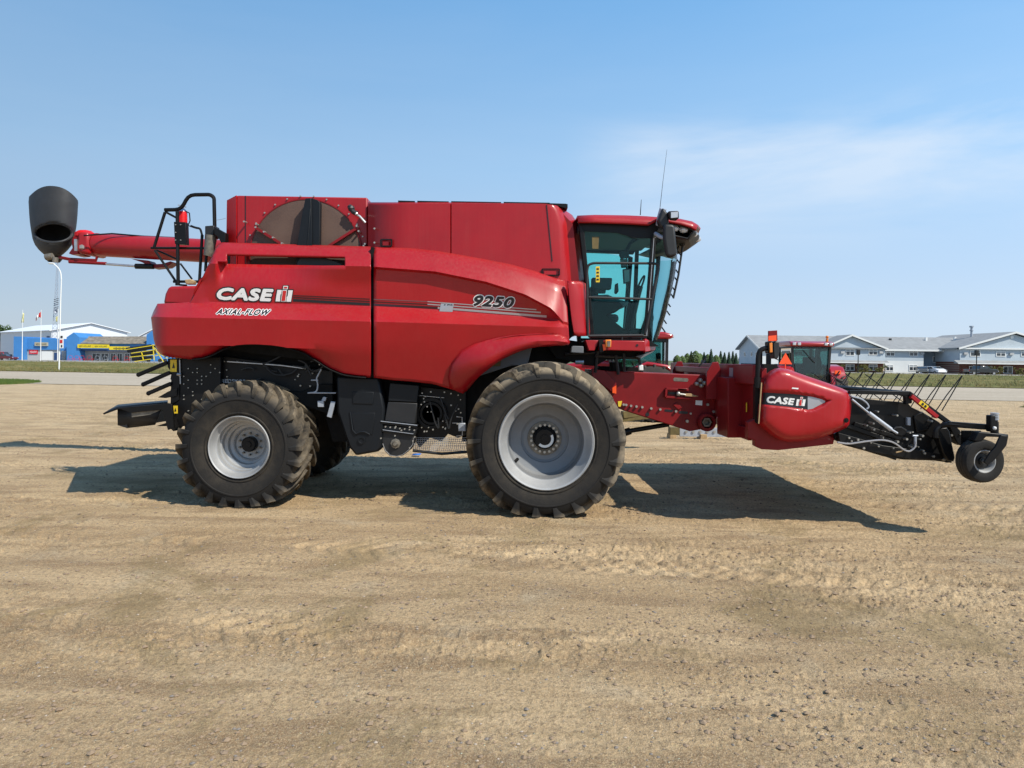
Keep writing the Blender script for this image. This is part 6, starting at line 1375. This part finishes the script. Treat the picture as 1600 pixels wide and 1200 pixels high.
# backsheet: posts, beams and sheets seen obliquely
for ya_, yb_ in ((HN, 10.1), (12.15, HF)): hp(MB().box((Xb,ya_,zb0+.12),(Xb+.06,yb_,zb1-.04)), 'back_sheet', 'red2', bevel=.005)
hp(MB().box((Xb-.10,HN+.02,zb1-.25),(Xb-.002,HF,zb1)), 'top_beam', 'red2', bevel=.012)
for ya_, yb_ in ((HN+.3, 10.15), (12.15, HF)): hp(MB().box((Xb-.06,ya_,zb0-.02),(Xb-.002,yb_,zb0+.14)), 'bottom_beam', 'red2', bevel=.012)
for yy in (HN+.12, 10.0, 10.12, 12.1, HF-.2): hp(MB().box((Xb-.06,yy,zb0+.14),(Xb-.004,yy+.07,zb1-.25)), 'back_post', 'red2', bevel=.006)
for k, (yy, zt_) in enumerate(((10.02,.12),(12.15,.12))):     # hooks of the adapter frame
    hp(MB().prism([(Xb-.34,yy,zb1-.5),(Xb-.34,yy,zb1-.12),(Xb-.26,yy,zb1+.02),(Xb-.18,yy,zb1+.03),(Xb-.14,yy,zb1-.10),(Xb-.14,yy,zb1-.5)], (0,.05,0)), 'hook_plate', 'red2', bevel=.006)
for z_ in (zb1-.10, zb1-.26): hp(MB().box((Xb-.30,10.07,z_-.045),(Xb-.20,12.15,z_+.045)), 'adapter_beam', 'red2', bevel=.01)
hp(MB().prism([(Xb-.16,10.12,zb0+.2),(Xb-.16,10.12,zb1-.3),(Xb-.005,10.12,zb1-.26),(Xb-.005,10.12,zb0+.15)], (0,.12,0)), 'adapter_frame', 'red2', bevel=.01)
hp(MB().add([P(1103,563,11.3), P(1101,563,11.3)+Vector((0,.2,0)), P(1094,575,11.3)], [(0,1,2)]).tube([P(1104,558,10.9),P(1098,565,10.9),P(1091,575,10.9),P(1088,583,10.9)], .012, 6), 'hydraulic_hose', 'black2')
b = MB(); c = P(1154,588,HN+.6)
hp(MB().box((Xb-.106,9.6,zb1-.17),(Xb-.101,9.75,zb1-.05)), 'info_label', 'galv', smooth=0)
hp(MB().box((Xb-.025,9.25,1.38),(Xb-.02,9.28,1.5)), 'warning_sticker', 'yellow', smooth=0)
hp(MB().box((Xb+.061,HN+.12,zb0+.02),(P(1330,640,HN).x,HF-.05,zb0+.12)), 'header_floor', 'red2', smooth=0)
hp(MB().ext([(1137,590),(1196,590),(1196,692),(1169,686.5),(1168,684),(1137,684)], 9.5, .5), 'frame_side', 'red2', bevel=.01)
# open end frame next to the shield
hp(MB().ext([(1194,568.5),(1215,569),(1215,590),(1204,600),(1190,612),(1190,590)], HN+.1, .9), 'end_cavity', 'core', smooth=0)
hp(MB().ext([(1169,684),(1180,688),(1180,697),(1190,702),(1216,703.5),(1302,694),(1304,685),(1240,650),(1189,650),(1169,660)], HN-.02, .12), 'lower_end_plate', 'red2', bevel=.006)
hp(MB().ext([(1180,600),(1187,600),(1187,664),(1180,660)], HN-.04, .08), 'end_channel', 'black', smooth=0)
hp(MB().ext([(1189.4,598),(1190.9,598),(1186.6,662),(1185.1,662)], HN-.20, .02), 'shield_edge', 'trim' if False else 'wood', smooth=0)
# end shield: domed shell
OUT = [(1192,596),(1195,591),(1200,585.5),(1207,580),(1215,576),(1222,575.3),(1230,576.5),(1245,582),(1262,588),(1280,594),(1300,601),(1316,607),(1323,610.5),(1328,615),(1330,621),(1330,635),(1329,650),(1327,663),(1323,668),(1312,673.5),(1300,678),(1285,683),(1268,687.5),(1250,690),(1232,690.3),(1222,688.5),(1213,684),(1203,677),(1194,669),(1188,663),(1186.5,655),(1187.5,635),(1189.5,612)]
cxs, cys = 1255, 636
def shield_Y(px, py, HN=HN):
    # distance to the outline measured along the ray from the centre: 0 at rim .. 1 inside
    a = math.atan2(py-cys, (px-cxs)); d = math.hypot(px-cxs, py-cys); best = None
    n = len(OUT)
    for i in range(n):
        (x1,y1),(x2,y2) = OUT[i], OUT[(i+1)%n]; ux, uy = math.cos(a), math.sin(a)
        den = ux*(y2-y1)-uy*(x2-x1)
        if abs(den) < 1e-9: continue
        t = ((x1-cxs)*(y2-y1)-(y1-cys)*(x2-x1))/den; s_ = ((x1-cxs)*uy-(y1-cys)*ux)/den
        if t > 0 and -1e-6 <= s_ <= 1+1e-6: best = t if best is None else min(best, t)
    f_ = min(1, d/best); edge = (1-f_)*best                        # px to the rim
    dome = (1-math.exp(-edge/3.6))*.80+.20*(1-math.exp(-edge/14))
    Y = HN-.10-.17*dome
    # recessed badge band with a pointed right end
    top = interp(py*0+px, [1186,1240,1270,1285,1293], [611,613,617.5,621,626]); bot = interp(px, [1186,1230,1262,1270,1285,1293], [632.5,636,641.5,640,634,627])
    if px < 1297:
        ins = min(py-top, bot-py, (1296-px)*.8); Y += .038*sm(-2.2, 2.0, ins)
    return Y
rows = []; nr = 34
dens = []
for i in range(len(OUT)):
    (x1,y1),(x2,y2) = OUT[i], OUT[(i+1) % len(OUT)]; m_ = max(1, int(math.hypot(x2-x1,y2-y1)/2.2))
    for k in range(m_): dens.append((x1+(x2-x1)*k/m_, y1+(y2-y1)*k/m_))
dens.append(dens[0])
for i in range(nr+1):
    f_ = 1-(1-i/nr)**1.5 if False else i/nr; f_ = math.sin(f_*math.pi/2)**.9
    rows.append([P(cxs+(x-cxs)*f_, cys+(y-cys)*f_, shield_Y(cxs+(x-cxs)*f_+.001, cys+(y-cys)*f_)) for x, y in dens])
rows.append([P(x, y, HN-.10)+Vector((0,.09,0)) for x, y in dens])
es = hp(MB().grid(rows), 'end_shield', 'red', smooth=40)
def lines_patch(poly_top, poly_bot, x0_, x1_, m, name, lift, parent, n=30):
    rr_ = [[],[],[],[],[]]
    for k in range(n+1):
        x = x0_+(x1_-x0_)*k/n; a = bez(poly_top, x); b_ = bez(poly_bot, x)
        for j in range(5): y = a+(b_-a)*j/4; rr_[j].append(P(x, y, shield_Y(x, y)-lift))
    return MB().grid(rr_).build(name, M[m], parent, smooth=40)
TB = [(1188,613),(1240,616),(1268,620),(1284,624),(1290,627)]; BB = [(1188,631.5),(1232,635.5),(1262,640),(1270,638.5),(1284,631),(1290,628)]
lines_patch(TB, BB, 1189.5, 1264, 'ink', 'badge_band', .004, es)
lines_patch(TB, BB, 1262, 1289, 'silver', 'badge_arrow', .006, es)
text_px('CASE', [(1197.5,628.6),(1239.5,632.6),(1241.2,623.2),(1199.5,618.8)], shield_Y, M['white'], es, fat=.75, shear=.1, lift=.0085, space=1.05)
ih(1243.5, 634, .57, shield_Y, es)
c = P(1318,656,8.6); MB().lathe((c.x,shield_Y(1318,656)-.002,c.z), [(.03,.0),(.03,-.004),(.012,-.004),(.012,-.012),(.001,-.012)], 16).build('shield_bolt', M['black'], es)
MB().add([P(x,y,shield_Y(x,y)-.004) for x,y in ((1237,607.2),(1247,608.3),(1248,606.3),(1238,605.4))], [(0,1,2,3)]).build('info_label', M['white'], es, smooth=0)
# lamp arm
lm = [P(1183.5,600,HN-.15), P(1184.5,558,HN-.15), P(1187,548,HN-.15), P(1193,544.5,HN-.15), P(1201,543.5,HN-.15)]
hp(MB().tube(rnd_path(lm, 5, .12), .030, 10).cyl(P(1183.5,606,HN-.15), P(1183.5,590,HN-.15), .04), 'lamp_arm', 'black')
lamp = hp(MB().ext([(1200,534),(1207,532.5),(1208,552.5),(1200.5,552)], HN-.2, .12), 'marker_lamp', 'black', bevel=.01)
MB().ext([(1202.3,536),(1207,535.5),(1207.3,550.5),(1203,551)], HN-.212, .02).build('lamp_lens', M['amber'], lamp, bevel=.005)
MB().ext([(1208,535.5),(1211,533.5),(1218,534),(1218.5,549),(1216,560.5),(1209.5,560.5),(1208.5,551)], HN-.18, .14).build('lamp_housing', M['black2'], lamp, bevel=.012)
rf = hp(MB().ext([(1201,517),(1214.5,516),(1215,531.5),(1213,533.5),(1201,533)], HN-.19, .03), 'reflector_board', 'red2', bevel=.003)
MB().ext([(1200.8,525),(1213.2,523.8),(1213.2,532.3),(1200.8,532.8)], HN-.196, .008).build('reflector', M['orange_fl'], rf, smooth=0)
# ---- pickup part
PN = 8.62
side_poly = [(1326,618),(1345,622),(1380,626),(1418,629),(1424,636),(1445,646),(1468,660),(1477,672),(1492,716),(1490,721),(1475,720.5),(1440,719),(1410,718),(1380,713),(1350,704),(1320,696),(1306,688),(1304,678),(1326,662)]
sp1 = hp(MB().ext(side_poly, PN+.12, .05), 'pickup_side_plate', 'black', bevel=.004)
far = MB().ext(side_poly, PN+.12, .05); far.v = [(x, y+4.4, z) for x, y, z in far.v]; hp(far, 'pickup_side_plate', 'black', smooth=0)
# ribs and frame rails on the side
for a, b_, w_ in (((1320,664),(1480,720),.05),((1308,680),(1400,708),.07),((1400,708),(1486,720),.035),((1334,662),(1410,686),.04),((1326,690),(1400,716),.03)):
    hp(MB().bar(P(*a,PN+.09), P(*b_,PN+.09), .05, w_, (0,1,0)), 'side_rail', 'black', bevel=.004)
hp(MB().ext([(1310,676),(1380,696),(1440,704),(1480,712),(1488,719),(1420,717),(1360,706),(1312,690)], PN+.03, .06), 'lower_rail', 'black', bevel=.006)
hp(MB().ext([(1466,672),(1472,668.5),(1480,668),(1484,674),(1492.5,715),(1490,721),(1482,720),(1474,708),(1468,690)], PN-.06, .10), 'end_plate', 'black', bevel=.012)
# belt deck between the side plates
d0, d1 = P(1322,686,PN), P(1484,716,PN); 
hp(MB().prism([P(1322,672,PN+.2), P(1325,690,PN+.2), P(1480,719,PN+.2), P(1486,714,PN+.2), P(1478,708,PN+.2)], (0,4.3,0)), 'belt_deck', 'core', smooth=0)
b = MB().cyl(P(1480,713,PN+.18), P(1480,713,PN+.18)+Vector((0,4.35,0)), .05); hp(b, 'front_roller', 'black')
b = MB().cyl(P(1345,655,HN+.1), P(1345,655,HN+.1)+Vector((0,4.3,0)), .20, seg=20); hp(b, 'feed_auger', 'black')
# top bar, red link, long arm
hp(MB().bar(P(1326,612.5,PN), P(1421,614.5,PN), .05, .048), 'wind_guard_arm', 'black', bevel=.005)
hp(MB().ext([(1408,611.5),(1412,610.8),(1421,611.5),(1426,618),(1425,630),(1416,632),(1415,620),(1408,618)], PN-.02, .07), 'pivot_bracket', 'black', bevel=.004)
hp(MB().bar(P(1421,615,PN-.02), P(1487,664,PN-.02), .05, .05, (0,1,0)), 'wind_guard_arm', 'black', bevel=.005)
rb_ = hp(MB().bar(P(1423,618.5,PN-.05), P(1463.5,651.5,PN-.05), .045, .055, (0,1,0)), 'safety_prop', 'red', bevel=.004)
st_ = MB(); a, c = P(1438,627,PN-.08), P(1450,636.5,PN-.08); d = (c-a).normalized(); n_ = Vector((d.z,0,-d.x))*.024
st_.add([a+n_*1.4,c+n_*1.4,c-n_*.7,a-n_*.7], [(0,1,2,3)]).build('warning_sticker', M['yellow'], rb_, smooth=0)
for t in (.25,.6): q_ = a.lerp(c,t)+Vector((0,-.004,0)); MB().add([q_+n_*1.0, q_+d*.03+n_*.9, q_+d*.025-n_*.2, q_-n_*.2], [(0,1,2,3)]).build('pictogram', M['ink'], rb_, smooth=0)
hp(MB().ext([(1480,660),(1489,660),(1500,672),(1512,690),(1508,693),(1503,697),(1496,693),(1486,672)], PN+.02, .12), 'arm_shoe', 'black', bevel=.008)
hp(MB().tube(rnd_path([P(1462,684,PN-.1), P(1462,672,PN-.1), P(1470,665,PN-.1), P(1480,662.8,PN-.15), P(1549,668,8.32)], 4, .12), .032, 8), 'gauge_wheel_arm', 'black')
hp(MB().bar(P(1480,662.5,PN-.14), P(1547,667.5,8.32), .07, .066), 'gauge_wheel_arm', 'black', bevel=.008)
b = MB()
rb2 = random.Random(3)
for px, py in ((1371,643),(1401,649),(1354,664.5),(1364,661.5),(1365,671),(1386,664),(1382,674),(1416,686),(1421,676),(1425,675),(1441,681),(1437,686),(1444,708),(1442,704),(1430,697),(1434,698),(1458,713),(1472,651),(1465,652),(1486,680),(1500,678),(1379,684),(1340,687),(1326,684),(1330,689),(1360,692),(1349,700),(1372,697),(1423,698),(1475,718),(1455,658),(1402,690),(1395,700),(1477,669)):
    c = P(px,py,PN+.02); b.cyl((c.x,PN+.0,c.z),(c.x,PN+.13,c.z), rb2.uniform(.008,.016),seg=6)
hp(b, 'bolts', 'zinc')
hp(MB().cyl(P(1331,624,PN-.03), P(1358,646,PN-.03), .013).cyl(P(1357,645,PN-.03), P(1392,671,PN-.03), .026).cyl(P(1392,671,PN-.03), P(1402,677,PN-.03), .014), 'lift_strut', 'galv')
hp(MB().tube(rnd_path([P(1330,619,PN-.02),P(1346,623,PN-.02),P(1355,630,PN-.02),P(1358,636,PN-.02),P(1354,639,PN-.02)], 4,.06), .010, 6), 'hose', 'galv')
hp(MB().tube(rnd_path([P(1308,691,PN-.03),P(1325,694,PN-.03),P(1350,690,PN-.03),P(1378,687,PN-.03),P(1397,691,PN-.03),P(1412,703,PN-.03),P(1421,706,PN-.03),P(1430,699,PN-.03),P(1431,690,PN-.03)], 4,.15), .011, 6), 'hose', 'silver')
hp(MB().tube([P(1400,707,PN-.02),P(1408,705,PN-.02),P(1412,702,PN-.02)], .009, 6), 'hose', 'wood')
hp(MB().ext([(1418,652.5),(1423,652.5),(1423,665),(1418,664.5)], PN+.08, .05), 'label_plate', 'galv', bevel=.003)
hp(MB().cyl(P(1430,681,PN), P(1430,694,PN), .016).cyl(P(1426,681,PN), P(1434,681,PN), .012), 'adjuster', 'galv')
hp(MB().ext([(1428,650),(1442,643),(1452,652),(1450,672),(1432,676)], PN+.09, .05).ext([(1400,668),(1412,667),(1418,676),(1410,682),(1398,680)], PN+.06, .06), 'drive_cover', 'black', bevel=.01)
for px in (1408,): hp(MB().tube([P(1395,672,PN+.0),P(1400,668,PN-.0),P(1408,668,PN-.0),P(1416,673,PN-.0)], .012, 6), 'hose', 'black2')
# wind guard tube with bent rods
gb = P(1466,640,9.0); rod_x = gb.x
hp(MB().cyl((P(1421,615,PN).x, PN, P(1421,615,PN).z), (P(1421,615,PN).x, PN+4.3, P(1421,615,PN).z), .03), 'wind_guard_tube', 'black')
ys_r = [8.73,9.06,9.41,9.77,10.14,10.54,10.86,11.2,11.6,12.0,12.4]
ztip = P(1503,587,8.73); zbot = P(1464,642,8.73)
for i, Y in enumerate(ys_r):
    for dx in (0, .055):
        hp(MB().tube([(ztip.x+dx*.1, Y, ztip.z), (ztip.x-.17+dx, Y+.02, ztip.z-.24), (zbot.x+dx*1.3, Y+.02, zbot.z)], .007, 5), 'wind_guard_rod', 'black')
    # the second row slopes the other way
    a = P(1333+i*0, 590, 11.9)
z2 = P(1366,587,10.2)
for i in range(5):
    Y = 12.4-i*.6; x0_ = P(1365,588,10.2).x-.22
    hp(MB().tube([(x0_, Y, z2.z+.02), (x0_+.62, Y, z2.z-.42)], .007, 5), 'holddown_rod', 'black')
# gauge wheel
gw_ = Vector((P(1542,722,8.14).x, 8.27, P(1542,722,8.14).z))
b = MB().lathe((0,0,0), [(.125,-.11),(.15,-.125),(.20,-.135),(.235,-.125),(.252,-.10),(.257,-.07),(.250,-.066),(.250,-.058),(.258,-.054),(.260,-.02),(.252,-.016),(.252,-.006),(.260,-.002),(.260,.03),(.252,.034),(.252,.044),(.258,.048),(.256,.09),(.235,.125),(.15,.125)], 56)
ty = b.build('gauge_wheel', M['tyreS'], hd, world=False); ty.location = gw_-ORG[hd.name]; ty.rotation_euler.z = R(4); ty.scale = (.97, .74, .97)
rm = MB().lathe((0,0,0), [(.128,-.105),(.138,-.118),(.130,-.120),(.115,-.10),(.105,-.03),(.06,-.02),(.001,-.02)], 40).build('rim', M['rim'], ty, world=False)
MB().lathe((0,0,0), [(.10,-.022),(.095,-.05),(.05,-.06),(.05,-.09),(.001,-.09)], 24).build('hub', M['black2'], rm, world=False)
MB().cyl((0,-.09,0),(0,-.16,0),.028,seg=6).build('hub_bolt', M['zinc'], rm, world=False)
hp(MB().ext([(1548,649),(1560,649),(1560,675),(1548,675)], 8.20, .09), 'caster_post', 'black', bevel=.01)
hp(MB().cyl(P(1554,678,8.24), P(1554,659,8.24), .042), 'caster_post', 'black')
b = MB()
for k in range(5): z_ = P(1554,656-k*2.4,8.24); b.cyl(z_, z_+Vector((0,0,.011)), .045, seg=16)
hp(b, 'spring', 'galv'); hp(MB().ball(P(1554,669,8.19), .022, 8), 'grease_cap', 'trim')
hp(MB().ext([(1529.5,675),(1560,677.5),(1576,679),(1575,685),(1560,683),(1541,682.5),(1534,690),(1522,689)], 8.18, .12), 'caster_fork', 'black', bevel=.008)
hp(MB().ext([(1564,680),(1576,681),(1573,696),(1559,714),(1551,722),(1543,727),(1538,722),(1547,708),(1556,698)], 8.06, .03), 'caster_fork', 'black', bevel=.006)
hp(MB().box((gw_.x-.1, 8.43, gw_.z-.05), (gw_.x+.12, 8.46, gw_.z+.33)), 'caster_fork', 'black', smooth=0)
# small litter on the dirt
o = MB().prism([P(638,713.5,14.5)+Vector((0,0,.0)), P(650,712.5,14.6), P(652,715,14.2), P(641,716.5,14.1)], (0,0,.01)); 
pz = Vector((P(645,715,14.1).x, 14.6, .03)); o = MB().add([pz+Vector(v) for v in ((-.09,-.03,0),(.08,-.05,.01),(.10,.04,.03),(-.06,.05,.02))], [(0,1,2,3)]).build('blue_scrap', mat('blue_cloth', (.03,.15,.5), .8), solid=.01); tag(o, 'small blue scrap lying in the shade under the combine', 'scrap')
